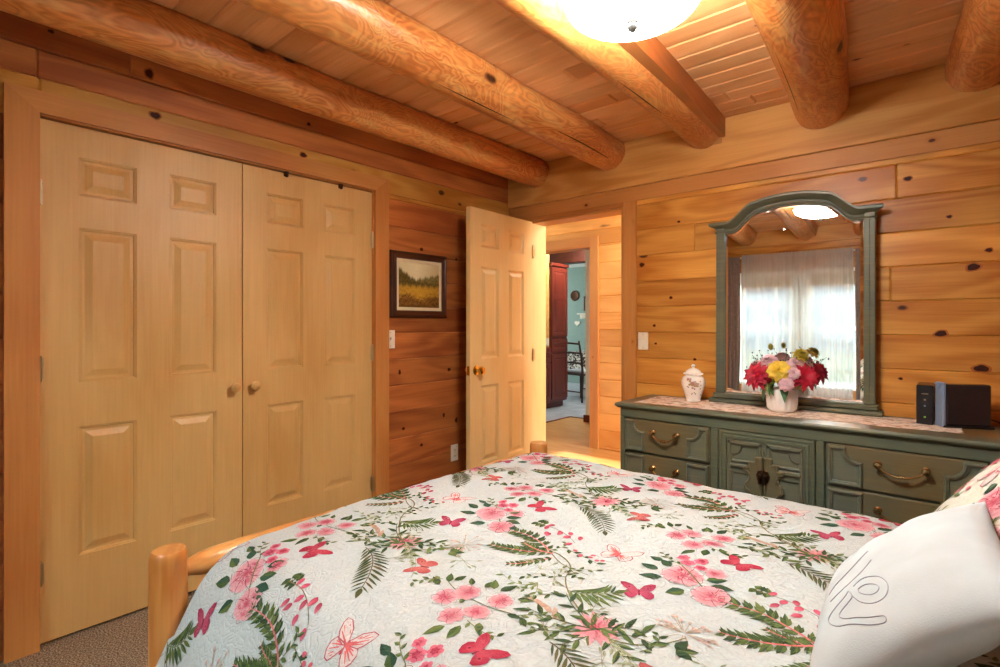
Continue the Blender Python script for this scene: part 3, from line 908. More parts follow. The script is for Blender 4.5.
mb = MB(); mb.lathe([(.16, 2.396), (.19, 2.40), (.19, 2.44), (0, 2.44)], (-4.05, 6.45, 0), 32); mb.build('base', M['white_paint'], kl)
hl = thing('ceiling_light', 'round lit ceiling lamp added out of view to brighten the hall', 'ceiling light', (-1.9, 3.95, 2.3))  # unseen lamp, added to brighten the hall
mb = MB(); mb.lathe([(0, 2.30)] + [(.19 * sin(radians(q)), 2.395 - .095 * cos(radians(q))) for q in range(10, 91, 10)] + [(0, 2.396)], (-1.9, 3.95, 0), 32)
mb.build('bowl', M['bowl2'], hl)
mb = MB(); mb.lathe([(.16, 2.396), (.19, 2.40), (.19, 2.44), (0, 2.44)], (-1.9, 3.95, 0), 32); mb.build('base', M['white_paint'], hl)

# tall pantry cabinet (front faces +X)
px = -4.50
pc = thing('pantry_cabinet', 'tall cherry pantry cabinet seen through the two doorways', 'cabinet', (px - .3, 6.45, 0))
mb = MB(); mb.box(px - .6, px, 6.37, 6.80, .09, 2.15, .004); mb.box(px - .6, px, 5.85, 6.37, .09, .90, .004); mb.box(px - .6, px - .06, 5.87, 6.78, 0, .09)
mb.build('body', M['cherry'], pc, smooth=False)
mb = MB(); mb.box(px - .6, px + .03, 6.36, 6.82, 2.10, 2.15, .008); mb.build('cornice', M['cherry'], pc, smooth=False)
fp = lambda a, b, d: (px + .001 + d, a, b)
for (y0, y1) in ((5.87, 6.36), (6.38, 6.79)):
    for z0, z1, nm in (((.13, .80, 'door'), (.83, 1.02, 'drawer'), (1.06, 2.08, 'door')) if y0 > 6 else ((.13, .66, 'door'), (.69, .885, 'drawer'))):
        r0 = rect(y0, y1, z0, z1)
        mb = MB()
        mb.rings(r0, fp, [(0, 0), (0, .018), (.005, .02), (.055, .02), (.062, .012), (.075, .012), (.095, .017)])
        o = mb.build(nm, M['cherry'], pc, smooth=False)
        if nm == 'door' and z0 > 1:
            mb = MB(); mb.box(px + .013, px + .021, y0 + .055, y1 - .055, 1.62, 1.68, .002); mb.build('cross_rail', M['cherry'], o, smooth=False)
mb = MB(); mb.box(px - .6, px - .02, 5.85, 6.366, .9, 2.44)
setp(mb.build('wall_pantry', M['hallwall'], smooth=False), kind='structure')
def switch_plate(name, label, cat, fn, kind):
    r = thing(name, label, cat, fn(0, 0, 0))
    mb = MB()
    def B(a0, a1, b0, b1, d0, d1, bv):
        p, q = fn(a0, b0, d0), fn(a1, b1, d1)
        mb.box(p[0], q[0], p[1], q[1], p[2], q[2], bv)
    B(-.035, .035, -.057, .057, 0, .006, .0025); mb.build('plate', M['white_pl'], r, smooth=False)
    if kind == 'toggle':
        mb = MB(); B(-.005, .005, -.012, .012, .0062, .008, .0005); B(-.004, .004, -.002, .012, .008, .018, .002); mb.build('toggle', M['white_pl'], r, smooth=False)
    else:
        for k in (-.02, .02):
            mb = MB(); B(-.016, .016, k - .014, k + .014, .0062, .009, .002); s_ = mb.build('socket', M['white_pl'], r, smooth=False)
            mb = MB(); B(-.007, -.005, k - .004, k + .006, .009, .0094, 0); B(.005, .007, k - .004, k + .006, .009, .0094, 0); B(-.002, .002, k - .010, k - .006, .009, .0094, 0)
            mb.build('slot', M['black_pl'], s_, smooth=False)
    for k in (-.042, .042) if kind == 'toggle' else (0,):
        mb = MB(); B(-.003, .003, k - .003, k + .003, .0062, .0075, .001); mb.build('screw', M['steel'], r, smooth=False)
    return r
switch_plate('light_switch', 'ivory toggle light switch on the red-brown wall under the picture beside the closet', 'light switch', lambda a, b, d: (XL + d, 2.045 + a, 1.150 + b), 'toggle')
switch_plate('light_switch', 'ivory toggle light switch on the pine wall between the doorway and the mirror', 'light switch', lambda a, b, d: (-1.535 + a, YB - d, 1.135 + b), 'toggle')
switch_plate('wall_outlet', 'ivory double power outlet low on the red-brown wall beside the open door', 'outlet', lambda a, b, d: (XL + d, 2.60 + a, .345 + b), 'outlet')
switch_plate('light_switch', 'ivory light switch far off beside the cherry pantry in the kitchen', 'light switch', lambda a, b, d: (-4.52 + d, 6.315 + a, .98 + b), 'toggle')
# kitchen: picture, peg shelf, table with a patterned cloth, chair
pic = thing('wall_picture', 'small dark-framed picture on the teal kitchen wall', 'picture', (-5.73, 9.49, 1.55))
mb = MB(); fk = lambda a, b, d: (a, 9.5 - d, b)
mb.rings(rect(-5.87, -5.59, 1.52, 1.82), fk, [(0, 0), (0, .02), (.02, .024), (.035, .012)], fill=False)
mb.build('frame', M['dark_wood'], pic, smooth=False)
mb = MB(); mb.poly([fk(a, b, .011) for a, b in rect(-5.84, -5.62, 1.55, 1.79)]); mb.build('canvas', plain('muted_green_print', '#8a8a5a', .6, var=.4, vscale=14), pic, smooth=False)
pl = thing('wall_plate', 'round dark ornament on the teal kitchen wall beside the picture', 'ornament', (-6.08, 9.49, 1.8))
mb = MB(); mb.lathe([(0, .001), (.10, .001), (.11, .012), (.09, .022), (.05, .015), (0, .015)], (-6.08, 9.5, 1.84), 24, axis='y', flip=-1); mb.build('plate', M['bronze'], pl)
ps = thing('peg_shelf', 'small pale peg shelf under the picture on the teal kitchen wall', 'shelf', (-5.73, 9.45, 1.42))
mb = MB(); mb.box(-5.95, -5.5, 9.36, 9.5, 1.44, 1.465, .004); mb.box(-5.95, -5.5, 9.48, 9.5, 1.36, 1.44, .003)
mb.build('board', M['white_pl'], ps, smooth=False)
for k in range(4):
    mb = MB(); x = -5.9 + k * .117; mb.tube([(x, 9.485, 1.39), (x, 9.44, 1.385), (x, 9.425, 1.405)], [.008, .008, .011], 8); mb.build('peg', M['white_pl'], ps)
he = thing('wall_ornament', 'small pale heart-shaped hanging below the peg shelf in the kitchen', 'ornament', (-6.02, 9.48, 1.2))
mb = MB(); pts = [(.065 * (16 * sin(t) ** 3) / 16, .06 * (13 * cos(t) - 5 * cos(2 * t) - 2 * cos(3 * t) - cos(4 * t)) / 16) for t in [2 * pi * k / 28 for k in range(28)]]
mb.prism(pts, lambda a, b, d: (-6.02 + a, 9.5 - d, 1.26 + b), .001, .02); mb.build('heart', M['white_pl'], he, smooth=False)

tb = thing('kitchen_table', 'kitchen table under a black and white patterned cloth', 'table', (-4.75, 8.2, 0))
mb = MB(); mb.box(-5.25, -4.25, 7.75, 8.65, .72, .75, .006); mb.build('tabletop', M['dark_wood'], tb, smooth=False)
for x in (-5.19, -4.31):
    for y in (7.81, 8.59):
        mb = MB(); mb.lathe([(.02, 0), (.028, .1), (.035, .3), (.025, .5), (.04, .6), (.04, .72)], (x, y, 0), 12); mb.build('leg', M['dark_wood'], tb)
def cloth_mat():
    m, nt, b = new_mat('black_white_leaf_cloth')
    tc = N(nt, 'ShaderNodeTexCoord')
    n1 = N(nt, 'ShaderNodeTexNoise', i_Scale=13.0, i_Detail=1.0, i_Distortion=2.5)
    L(nt, tc.outputs['Object'], n1.inputs['Vector'])
    L(nt, mix_c(nt, maprange(nt, n1.outputs[0], .50, .53), lin('#ece8dc'), lin('#3a342e')), b.inputs['Base Color'])
    b.inputs['Roughness'].default_value = .8
    return m
M['cloth'] = cloth_mat()
mb = MB(); g = []
def sq(t, r0):
    c, s_ = cos(t), sin(t); k = 1 / max(abs(c), abs(s_) * 1.05)
    k = min(k, 1.28)
    return c * k * r0, s_ * k * r0
for j in range(9):
    row = []
    for i in range(64):
        t = 2 * pi * i / 64
        if j < 3: r, z = .505 * j / 2, .753
        else: r, z = .505 + .006 * (j - 2) * (1 + .8 * sin(9 * t)), .753 - .05 * (j - 2)
        x, yv = sq(t, r)
        row.append(mb.vert((-4.75 + x, 8.2 + yv, z)))
    g.append(row)
for j in range(8):
    for i in range(64): mb.face([g[j][i], g[j][(i + 1) % 64], g[j + 1][(i + 1) % 64], g[j + 1][i]])
setp(mb.build('tablecloth', M['cloth'], loc=(-4.75, 8.2, .75), ang=60), 'black and white leaf-patterned tablecloth on the kitchen table', 'tablecloth')
def chair(x, y, rz, label):
    r = thing('dining_chair', label, 'chair', (x, y, 0), (0, 0, rz), 'kitchen dining chairs')
    for sx in (-.2, .2):
        mb = MB(); mb.tube([(sx, -.2, 0), (sx, -.2, .22), (sx, -.2, .44)], [.016, .02, .022], 10); mb.build('leg', M['dark_wood'], r, local=True)
        mb = MB(); mb.tube([(sx, .22, 0), (sx, .2, .44), (sx * .95, .22, .7), (sx * .9, .27, .98)], [.016, .021, .019, .015], 10); mb.build('leg', M['dark_wood'], r, local=True)
    mb = MB(); mb.box(-.22, .22, -.22, .21, .42, .455, .01); mb.build('seat_frame', M['dark_wood'], r, local=True, smooth=False)
    mb = MB(); mb.box(-.21, .21, -.215, .19, .456, .50, .018); mb.build('cushion', M['seat'], r, local=True)
    for z in (.62, .78, .93):
        mb = MB(); mb.tube([(-.19, .22 + (z - .6) * .17, z), (0, .24 + (z - .6) * .17, z + .01), (.19, .22 + (z - .6) * .17, z)], .016, 8); mb.build('rail', M['dark_wood'], r, local=True)
    for z, yy in ((.16, -.2), (.16, .21)):
        mb = MB(); mb.tube([(-.2, yy, z), (.2, yy, z)], .011, 8); mb.build('stretcher', M['dark_wood'], r, local=True)
    return r
chair(-4.62, 7.42, radians(170), 'dark wooden chair with a pale cushion at the kitchen table, nearest the doorway')

# ------------------------------------------------------------ framed landscape picture on the left wall
fr = thing('framed_picture', 'dark wood framed landscape picture of a golden meadow beside the closet', 'picture', (XL, 2.21, 1.33))
PY0, PY1, PZ0, PZ1 = 2.040, 2.515, 1.286, 1.706
mb = MB(); mb.rings(rect(PY0, PY1, PZ0, PZ1), fl, [(0, .001), (0, .012), (.004, .018), (.012, .026), (.020, .026), (.026, .021), (.040, .016), (.044, .018), (.047, .010)], fill=False)
mb.build('frame', M['frame_wood'], fr, smooth=False)
mb = MB(); mb.rings(rect(PY0 + .045, PY1 - .045, PZ0 + .045, PZ1 - .045), fl, [(0, .010), (.002, .012), (.018, .012), (.022, .008)], fill=False)
mb.build('liner', plain('cream_linen_liner', '#e0cfa6', .8), fr, smooth=False)
mb = MB(); A0, A1, B0, B1 = PY0 + .067, PY1 - .067, PZ0 + .067, PZ1 - .067
nx, nz = 70, 76
rr = random.Random(11)
def land(u, v):
    nzv = .5 + .25 * sin(23 * u + 5 * sin(17 * v)) * sin(31 * v + 4 * sin(13 * u)) + .25 * sin(61 * u + 7 * v) * sin(53 * v + 3 * sin(29 * u))
    jit = .018 * sin(41 * u) + .012 * sin(97 * u + 2)
    h1 = .60 + .30 * max(0, 1 - u / .50) ** 1.1 + jit; h2 = .60 + .20 * max(0, (u - .25) / .75) ** .8 + jit
    def mx(a, b, t): t = max(0, min(1, t)); return tuple(a[i] * (1 - t) + b[i] * t for i in range(3))
    C = lambda h: lin(h)[:3]
    sky = mx(C('#efe4bc'), C('#cdb478'), abs(u - .42) * 1.2 + (1 - v) * .6)
    far = mx(C('#94804a'), C('#5e5228'), nzv); near = mx(C('#7a642e'), C('#4a3e1c'), nzv)
    mead = mx(C('#dcae3c'), C('#a8762a'), nzv * .7 + .5 * abs(u - .45)); low = mx(C('#9a6c30'), C('#553818'), nzv + .3 * (.28 - v))
    wl = max(0, min(1, (h1 - v) * 14)); wr = max(0, min(1, (h2 - v) * 14))
    c = mx(mx(sky, far, wr), near, wl)
    c = mx(c, mead, (.50 + jit - v + .04 * nzv) * 12)
    return mx(c, low, (.27 + .05 * sin(9 * u) - v + .08 * nzv) * 7)
g = [[mb.vert(fl(A0 + (A1 - A0) * i / nx, B0 + (B1 - B0) * j / nz, .0085), land(i / nx, j / nz)) for i in range(nx + 1)] for j in range(nz + 1)]
for j in range(nz):
    for i in range(nx): mb.face([g[j][i], g[j][i + 1], g[j + 1][i + 1], g[j + 1][i]])
mb.build('painting', M['vcol'], fr, smooth=False, recalc=False)

# ------------------------------------------------------------ dresser
DXA, DXB, DYF, DYB, DT = -1.462, .132, 2.765, 3.20, .795     # body
d = thing('dresser', 'long antiqued green dresser with brass bail handles along the pine wall', 'dresser', ((DXA + DXB) / 2, (DYF + DYB) / 2, 0))
mb = MB()
mb.box(DXA, DXB, DYF + .012, DYB, .09, .764, .002)
mb.box(DXA + .02, DXB - .02, DYF + .03, DYB, 0, .09)
x1, x2, x3, x4 = -.955, -.905, -.488, -.438
for a, b in ((DXA, DXA + .03), (x1 + .008, x2 - .008), (x3 + .008, x4 - .008), (DXB - .03, DXB)):
    mb.box(a, b, DYF - .004, DYF + .014, .125, .715, .003)
mb.box(DXA, DXB, DYF - .004, DYF + .014, .715, .764, .003); mb.box(DXA, DXB, DYF - .004, DYF + .014, .09, .125, .003)
mb.build('body', M['dgreen'], d, smooth=False)
mb = MB()
prof = [(0, .7645), (.012, .766), (.015, .771), (.020, .774), (.025, .779), (.025, .786), (.020, .793), (.014, DT)]
r0 = rect(DXA, DXB, DYF, DYB)
mb.rings([(DXA - .0, DYF - .0), (DXB + .0, DYF - .0), (DXB + .0, DYB), (DXA - .0, DYB)], lambda a, b, dd: (a, min(b, DYB + .001), dd), [(-q, z) for q, z in prof], fillm=1)
mb.build('top', [M['dgreen'], M['dtop']], d, ang=25)

fd = lambda a, b, dd: (a, DYF - dd, b)
def notch(x0, x1_, z0, z1, corner, c=.045):
    """rectangle with one scooped corner: 'tr', 'tl', 'br', 'bl' or None"""
    k = [(c * .30, c), (c * .42, c * .66), (c * .66, c * .42), (c, c * .30)]
    P = [(x0, z0), (x1_, z0), (x1_, z1), (x0, z1)]
    out = []
    for nm, p, sx, sz, rev in (('bl', P[0], 1, 1, 0), ('br', P[1], -1, 1, 1), ('tr', P[2], -1, -1, 0), ('tl', P[3], 1, -1, 1)):
        if nm == corner:
            q = [(p[0], p[1] + sz * c * 1.1), (p[0] + sx * c * .28, p[1] + sz * c * 1.1)]
            q += [(p[0] + sx * c * (.28 + .82 * sin(t)), p[1] + sz * c * (.28 + .82 * cos(t))) for t in (radians(25), radians(50), radians(75))]
            q += [(p[0] + sx * c * 1.1, p[1] + sz * c * .28), (p[0] + sx * c * 1.1, p[1])]
            out += q[::-1] if rev else q
        else: out.append(p)
    return out
MOULD = [(0, .0), (.001, .010), (.004, .014), (.009, .014), (.013, .008), (.016, .009), (.019, .002)]
def bail(parent, xc, z, w=.15):
    mb = MB()
    pts = []
    for i in range(21):
        t = -1 + 2 * i / 20
        x = w / 2 * t
        zz = z - .034 * (1 - abs(t) ** 2.6) ; yy = -.030 - .006 * (1 - t * t)
        pts.append((xc + x, DYF + yy, zz))
    mb.tube(pts, [.0042 + .0022 * math.exp(-((i - 10) / 3.0) ** 2) for i in range(21)], 10)
    for k in (-.010, 0, .010): mb.tube([(xc + k - .002, DYF - .036, z - .034), (xc + k + .002, DYF - .036, z - .034)], .0088, 12)
    hnd = mb.build('handle', M['brass'], parent)
    for sx in (-1, 1):
        mb = MB(); mb.lathe([(.013, .006), (.015, .010), (.011, .014), (.007, .018), (.008, .024), (.0135, .030), (.0145, .036), (.011, .042), (0, .044)], (xc + sx * w / 2, DYF, z + .002), 18, axis='y', flip=-1)
        mb.build('rosette', M['brass'], hnd)
    return setp(hnd, 'brass bail handle')
for bank, (xa, xb) in enumerate(((DXA + .032, x1), (x4, DXB - .032))):
    for row, (z0, z1) in enumerate(((.527, .712), (.330, .520), (.130, .323))):
        pw = .118 if bank == 0 else .135
        mb = MB(); mb.box(xa + .003, xb - .003, DYF - .006, DYF + .013, z0 + .003, z1 - .003, .003)
        dw = mb.build('drawer', M['dbrown'], d, smooth=False)
        setp(dw, 'drawer front')
        ca, cb = (('tr', 'tl'), (None, None), ('br', 'bl'))[row]
        f2 = lambda a, b, dd: fd(a, b, dd + .006)
        for a0, a1, cc in ((xa + .006, xa + pw, ca), (xb - pw, xb - .006, cb)):
            mb = MB(); mb.rings(notch(a0, a1, z0 + .008, z1 - .008, cc, .055), f2, MOULD)
            setp(mb.build('side_panel', M['dpanel'], dw, ang=30), 'moulded grey-green side panel')
        bail(dw, (xa + xb) / 2, (z0 + z1) / 2 + .026, .135 if bank == 0 else .16)
# centre pair of doors
mb = MB(); mb.rings(rect(x2 - .004, x3 + .004, .128, .712), fd, [(0, 0), (.001, .006), (.012, .008), (.016, .004), (.022, .004), (.024, .012), (.036, .012), (.040, .004)], fill=False)
setp(mb.build('door_surround', M['dgreen'], d, smooth=False), 'stepped moulding around the centre doors')
xm = (x2 + x3) / 2
for k, (xa, xb, sg) in enumerate(((x2 + .036, xm - .001, 1), (xm + .001, x3 - .036, -1))):
    mb = MB(); mb.box(xa, xb, DYF - .008, DYF + .013, .166, .674, .002)
    dd = mb.build('door', M['dpanel'], d, smooth=False)
    f2 = lambda a, b, q: fd(a, b, q + .008)
    mb = MB()
    a0, a1 = (xa + .006, xb - .010) if sg > 0 else (xa + .010, xb - .006)
    # raised borders: upper panel with scooped outer corner, cross bar, lower panel
    for (z0, z1, cn) in ((.562, .662, 'tl' if sg > 0 else 'tr'), (.180, .528, None)):
        o_ = notch(a0, a1, z0, z1, None)
        i_ = notch(a0 + .016, a1 - .012, z0 + .006, z1 - .016, cn, .04)
        mb.rings(i_, f2, [(0, .009), (.004, .007), (.007, .0005)], fill=True)
    mb.box(a0 + .010, a1 - .006, DYF - .022, DYF - .008, .535, .555, .005)
    mb.box(a0, a0 + .016, DYF - .018, DYF - .008, .172, .668, .003); mb.box(a1 - .012, a1, DYF - .018, DYF - .008, .172, .668, .003)
    mb.box(a0, a1, DYF - .018, DYF - .008, .650, .668, .003); mb.box(a0, a1, DYF - .018, DYF - .008, .168, .184, .003)
    setp(mb.build('raised_panels', M['dpanel'], dd, smooth=False), 'raised panel mouldings')
    # half of the carved centre plate
    mb = MB()
    hp = [(0, .605), (.038, .605), (.038, .578), (.066, .578), (.066, .552), (.088, .552), (.088, .528), (.070, .520), (.064, .505), (.070, .485), (.084, .470), (.088, .445), (.070, .430), (.054, .405), (.046, .375), (0, .375)]
    hp = [(xm + (-q if sg > 0 else q) * 1.0 + (-.0015 if sg > 0 else .0015), z) for q, z in hp]
    mb.rings(hp, f2, [(0, .008), (.001, .016), (.004, .020), (.010, .021), (.012, .018)])
    setp(mb.build('carved_plate', M['dbrown'], dd, smooth=False), 'half of the carved centre plate')
    mb = MB()
    q = -1 if sg > 0 else 1
    mb.prism([(xm + q * .002, .545), (xm + q * .022, .540), (xm + q * .030, .518), (xm + q * .024, .495), (xm + q * .010, .480), (xm + q * .002, .476)], f2, .018, .023)
    mb.lathe([(.006, .023), (.005, .030), (.009, .036), (.010, .042), (.006, .047), (0, .048)], (xm + q * .012, DYF - .008, .518), 14, axis='y', flip=-1)
    mb.tube([(xm + q * .012, DYF - .052, .516), (xm + q * .013, DYF - .050, .495), (xm + q * .012, DYF - .048, .483)], [.003, .0045, .006], 8)
    setp(mb.build('pull', M['bronze'], dd, ang=40), 'dark bronze drop pull')

# lace runner along the top
mb = MB(); nx, ny = 150, 14
rr = random.Random(5)
g = []
for i in range(nx + 1):
    u = i / nx; x = -1.40 + u * 1.43
    yf = DYF + .035 + .075 * u + .010 * abs(sin(u * 70)) + .008 * sin(u * 13) - .0
    yb = DYB - .045 + .006 * abs(sin(u * 66))
    row = []
    for j in range(ny + 1):
        v = j / ny
        xx = x + (.012 * abs(sin(v * 20)) * (1 if i == 0 else -1 if i == nx else 0))
        row.append((xx, yf + (yb - yf) * v, DT + .0016 + .0016 * (.5 + .5 * sin(u * 90 + v * 5) * sin(v * 11 + u * 31))))
    g.append(row)
T_ = [[mb.vert(p) for p in r] for r in g]
B_ = [[mb.vert((p[0], p[1], DT + .0004)) for p in r] for r in g]
for i in range(nx):
    for j in range(ny):
        mb.face([T_[i][j], T_[i + 1][j], T_[i + 1][j + 1], T_[i][j + 1]])
        mb.face([B_[i][j], B_[i][j + 1], B_[i + 1][j + 1], B_[i + 1][j]])
    mb.face([T_[i][0], B_[i][0], B_[i + 1][0], T_[i + 1][0]]); mb.face([T_[i][ny], T_[i + 1][ny], B_[i + 1][ny], B_[i][ny]])
for j in range(ny):
    mb.face([T_[0][j], T_[0][j + 1], B_[0][j + 1], B_[0][j]]); mb.face([T_[nx][j], B_[nx][j], B_[nx][j + 1], T_[nx][j + 1]])
setp(mb.build('table_runner', M['lace'], loc=(-.7, 3.0, DT), ang=60), 'faded pink-beige lace runner with scalloped edges along the dresser top', 'runner')

# mirror standing on the dresser, leaning back by half a degree against the wall
MX0, MX1 = -1.045, -.293
TILT = radians(.5)
MZ = DT + .0045
mr = thing('dresser_mirror', 'tall green-framed dresser mirror with an arched moulded top', 'mirror', ((MX0 + MX1) / 2, 3.150, MZ), (-TILT, 0, radians(1.5)))
HWd = (MX1 - MX0) / 2
def arch(u):
    """height of the arched top along u in -1..1 (flat shoulders, ogee rise, broad crown)"""
    a = abs(u)
    if a > .78: return 0.0
    if a < .42: return .118 - .022 * (a / .42) ** 2
    t = (.78 - a) / .36
    return .096 * (t * t * (3 - 2 * t))
SH = .975   # shoulder height above the base
fm = lambda a, b, dd: (a, -dd, b)
for sx in (-1, 1):
    mb = MB(); mb.rings(rect(sx * HWd, sx * (HWd - .048), .05, SH + .02), fm, [(0, 0), (0, .020), (.004, .024), (.022, .024), (.024, .022)])
    mb.build('side_rail', M['mframe'], mr, smooth=False, local=True)
mb = MB()
mb.rings(rect(-HWd - .03, HWd + .03, 0, .022), fm, [(0, -.02), (0, .050), (.003, .055), (.008, .056)])
mb.rings(rect(-HWd - .012, HWd + .012, .022, .052), fm, [(0, -.015), (0, .030), (.006, .040), (.009, .040)])
mb.build('base_rail', M['mframe'], mr, smooth=False, local=True)
# crown: moulding swept over the arch
mb = MB()
us = [-1 + 2 * i / 80 for i in range(81)]
HWc = HWd + .034
prof2 = [(-.014, 0), (-.014, .022), (-.007, .027), (.000, .023), (.003, .013), (.011, .014), (.020, .028), (.029, .046), (.034, .053), (.045, .053), (.050, .046), (.050, 0)]
rows = []
for u in us:
    hb = SH + arch(u)
    row = []
    for q, dd in prof2:
        ext = HWd + max(0, (dd - .020)) * 1.05
        row.append(mb.vert((u * ext, -dd, hb + q)))
    rows.append(row)
for i in range(80):
    for k in range(len(prof2)):
        k2 = (k + 1) % len(prof2)
        mb.face([rows[i][k], rows[i + 1][k], rows[i + 1][k2], rows[i][k2]])
mb.face(rows[0]); mb.face(rows[-1][::-1])
setp(mb.build('crown', M['mframe'], mr, ang=40, local=True), 'arched crown moulding')
mb = MB()
pts = [(-HWd + .044, .052), (HWd - .044, .052)] + [(u * HWd, SH + arch(u) - .010) for u in [.88 - 1.76 * i / 60 for i in range(61)]]
ins = inset(pts, .018)
A = [mb.vert(fm(a, b, .010)) for a, b in pts]; Bv = [mb.vert(fm(a, b, .0125)) for a, b in ins]
n_ = len(pts)
for i in range(n_): mb.face([A[i], A[(i + 1) % n_], Bv[(i + 1) % n_], Bv[i]])
mb.face(Bv)
setp(mb.build('mirror_glass', M['mirror'], mr, smooth=False, local=True), 'bevelled mirror glass')
mb = MB(); mb.prism([(a, b) for a, b in pts], fm, -.008, .0); mb.build('backing', M['bronze'], mr, smooth=False, local=True)

# ginger jar
jx, jy, jz = -1.152, 3.06, DT + .0035
j = thing('ginger_jar', 'white porcelain ginger jar with a domed lid and a painted flower, left of the mirror', 'jar', (jx, jy, jz))
mb = MB(); mb.lathe([(.038, 0), (.042, .003), (.040, .012), (.046, .032), (.058, .068), (.066, .098), (.066, .118), (.058, .138), (.044, .147), (.040, .150), (0, .150)], (jx, jy, jz), 36)
mb.build('body', M['ceramic'], j)
mb = MB(); mb.lathe([(.046, .1505), (.048, .154), (.046, .160), (.040, .174), (.026, .186), (.012, .191), (.007, .194), (.012, .200), (.012, .206), (.006, .212), (0, .213)], (jx, jy, jz), 36)
lid = mb.build('lid', M['ceramic'], j)
mb = MB()
for k in range(14):
    t = 2 * pi * k / 14; mb.lathe([(0, -.006), (.008, -.003), (.009, 0), (.006, .005), (0, .007)], (jx + .047 * cos(t), jy + .047 * sin(t), jz + .158), 8)
setp(mb.build('lid_scallops', M['ceramic'], lid), kind='stuff')
mb = MB(); rr = random.Random(2)
view = atan2(0 - jy, 0 - jx)
def jar_r(h):
    P = [(0.0, .04), (.032, .046), (.068, .058), (.098, .066), (.118, .066), (.138, .058)]
    for (a, ra), (b, rb) in zip(P[:-1], P[1:]):
        if h <= b: return ra + (rb - ra) * (h - a) / (b - a)
    return .05
def jar_spot(t, h, s, c, lay):
    ring = []
    for i in range(9):
        a = 2 * pi * i / 9; hh = h + s * sin(a); tt = t + s * cos(a) / .06
        r = jar_r(hh) + .0006 + lay
        ring.append(mb.vert((jx + r * cos(tt), jy + r * sin(tt), jz + hh), lin(c)))
    mb.face(ring)
for k in range(30):
    t = view + rr.gauss(0, .28); h = .105 + rr.gauss(0, .011)
    jar_spot(t, max(.06, min(.134, h)), rr.uniform(.004, .008), rr.choice(['#c8a08a', '#b88a78', '#d8b8a0', '#b89a6a', '#caa0a0']), k * .00003)
for k in range(16): jar_spot(view + rr.gauss(0, .6), rr.uniform(.035, .09), rr.uniform(.002, .004), rr.choice(['#4a5a4a', '#8a4a4a', '#5a6a4a']), .001)
setp(mb.build('painted_flower', M['vcol'], j, recalc=False), 'painted flower', kind='stuff')

# flower arrangement in a ribbed white pot
fx0, fy0, fz0 = -.672, 2.995, DT + .0036
fa = thing('flower_arrangement', 'artificial red, pink and yellow flowers in a ribbed white pot in front of the mirror', 'flowers', (fx0, fy0, fz0))
mb = MB(); n_ = 64; ringsl = []
for r, h in [(.05, 0), (.058, .004), (.066, .02), (.070, .06), (.071, .112), (.069, .116), (.064, .112), (.060, .09), (0, .09)]:
    ringsl.append([mb.vert((fx0 + (r + (.0038 * cos(16 * 2 * pi * k / n_) if .004 < h < .112 and r > .064 else 0)) * cos(2 * pi * k / n_), fy0 + (r + (.0038 * cos(16 * 2 * pi * k / n_) if .004 < h < .112 and r > .064 else 0)) * sin(2 * pi * k / n_), fz0 + h)) for k in range(n_)])
for a, b in zip(ringsl[:-1], ringsl[1:]):
    for k in range(n_): mb.face([a[k], a[(k + 1) % n_], b[(k + 1) % n_], b[k]])
mb.face(ringsl[0][::-1])
mb.build('pot', M['pot'], fa, ang=50)
def frame_of(nrm):
    nrm = Vector(nrm).normalized()
    u = nrm.cross(Vector((0, 0, 1)));
    if u.length < .1: u = Vector((1, 0, 0))
    u.normalize(); return u, nrm.cross(u).normalized(), nrm
def petal(mb, c, u, v, n, ang, ln, wd, lift, curl=.3, root=.0, tip=.0):
    """curved petal strip starting at c, leaning out from the axis n"""
    dirv = u * cos(ang) + v * sin(ang); side = n.cross(dirv)
    rows = []
    for i in range(7):
        t = i / 6
        w = wd * sin(pi * min(1, (t * .86 + .12))) ** (.75)
        if tip: w *= 1 - tip * t ** 3
        el = lift - curl * t
        p = c + dirv * (root + ln * t * cos(el)) + n * (ln * t * sin(el))
        rows.append([mb.vert(p - side * w + n * w * .25), mb.vert(p), mb.vert(p + side * w + n * w * .25)])
    for a, b in zip(rows[:-1], rows[1:]):
        for k in (0, 1): mb.face([a[k], a[k + 1], b[k + 1], b[k]])
def bloom(c, nrm, kind, r, mat, lab):
    c = Vector(c); u, v, n = frame_of(nrm); mb = MB()
    if kind == 'rose':
        for ring, (cnt, ln, lift) in enumerate(((9, 1.0, .25), (8, .86, .6), (7, .68, .95), (5, .5, 1.2), (4, .34, 1.4))):
            for k in range(cnt): petal(mb, c - n * .01 + n * .004 * ring, u, v, n, 2 * pi * k / cnt + ring * .5, r * ln, r * .36 * (1 - ring * .08), lift, .5)
    elif kind == 'lily':
        for ring, (cnt, ln, lift) in enumerate(((9, 1.0, .15), (9, .88, .5), (7, .68, .85), (6, .45, 1.2))):
            for k in range(cnt): petal(mb, c - n * .01, u, v, n, 2 * pi * k / cnt + ring * .4, r * ln, r * .20, lift, .45, tip=.55)
    else:
        for k in range(6): petal(mb, c - n * r * .5, u, v, n, 2 * pi * k / 6, r * 1.2, r * .4, 1.25, -.2)
    return setp(mb.build('flower', mat, fa, ang=180, recalc=False), lab)
def fw(dx, dy, dz): return (fx0 + dx, fy0 + dy, fz0 + dz)
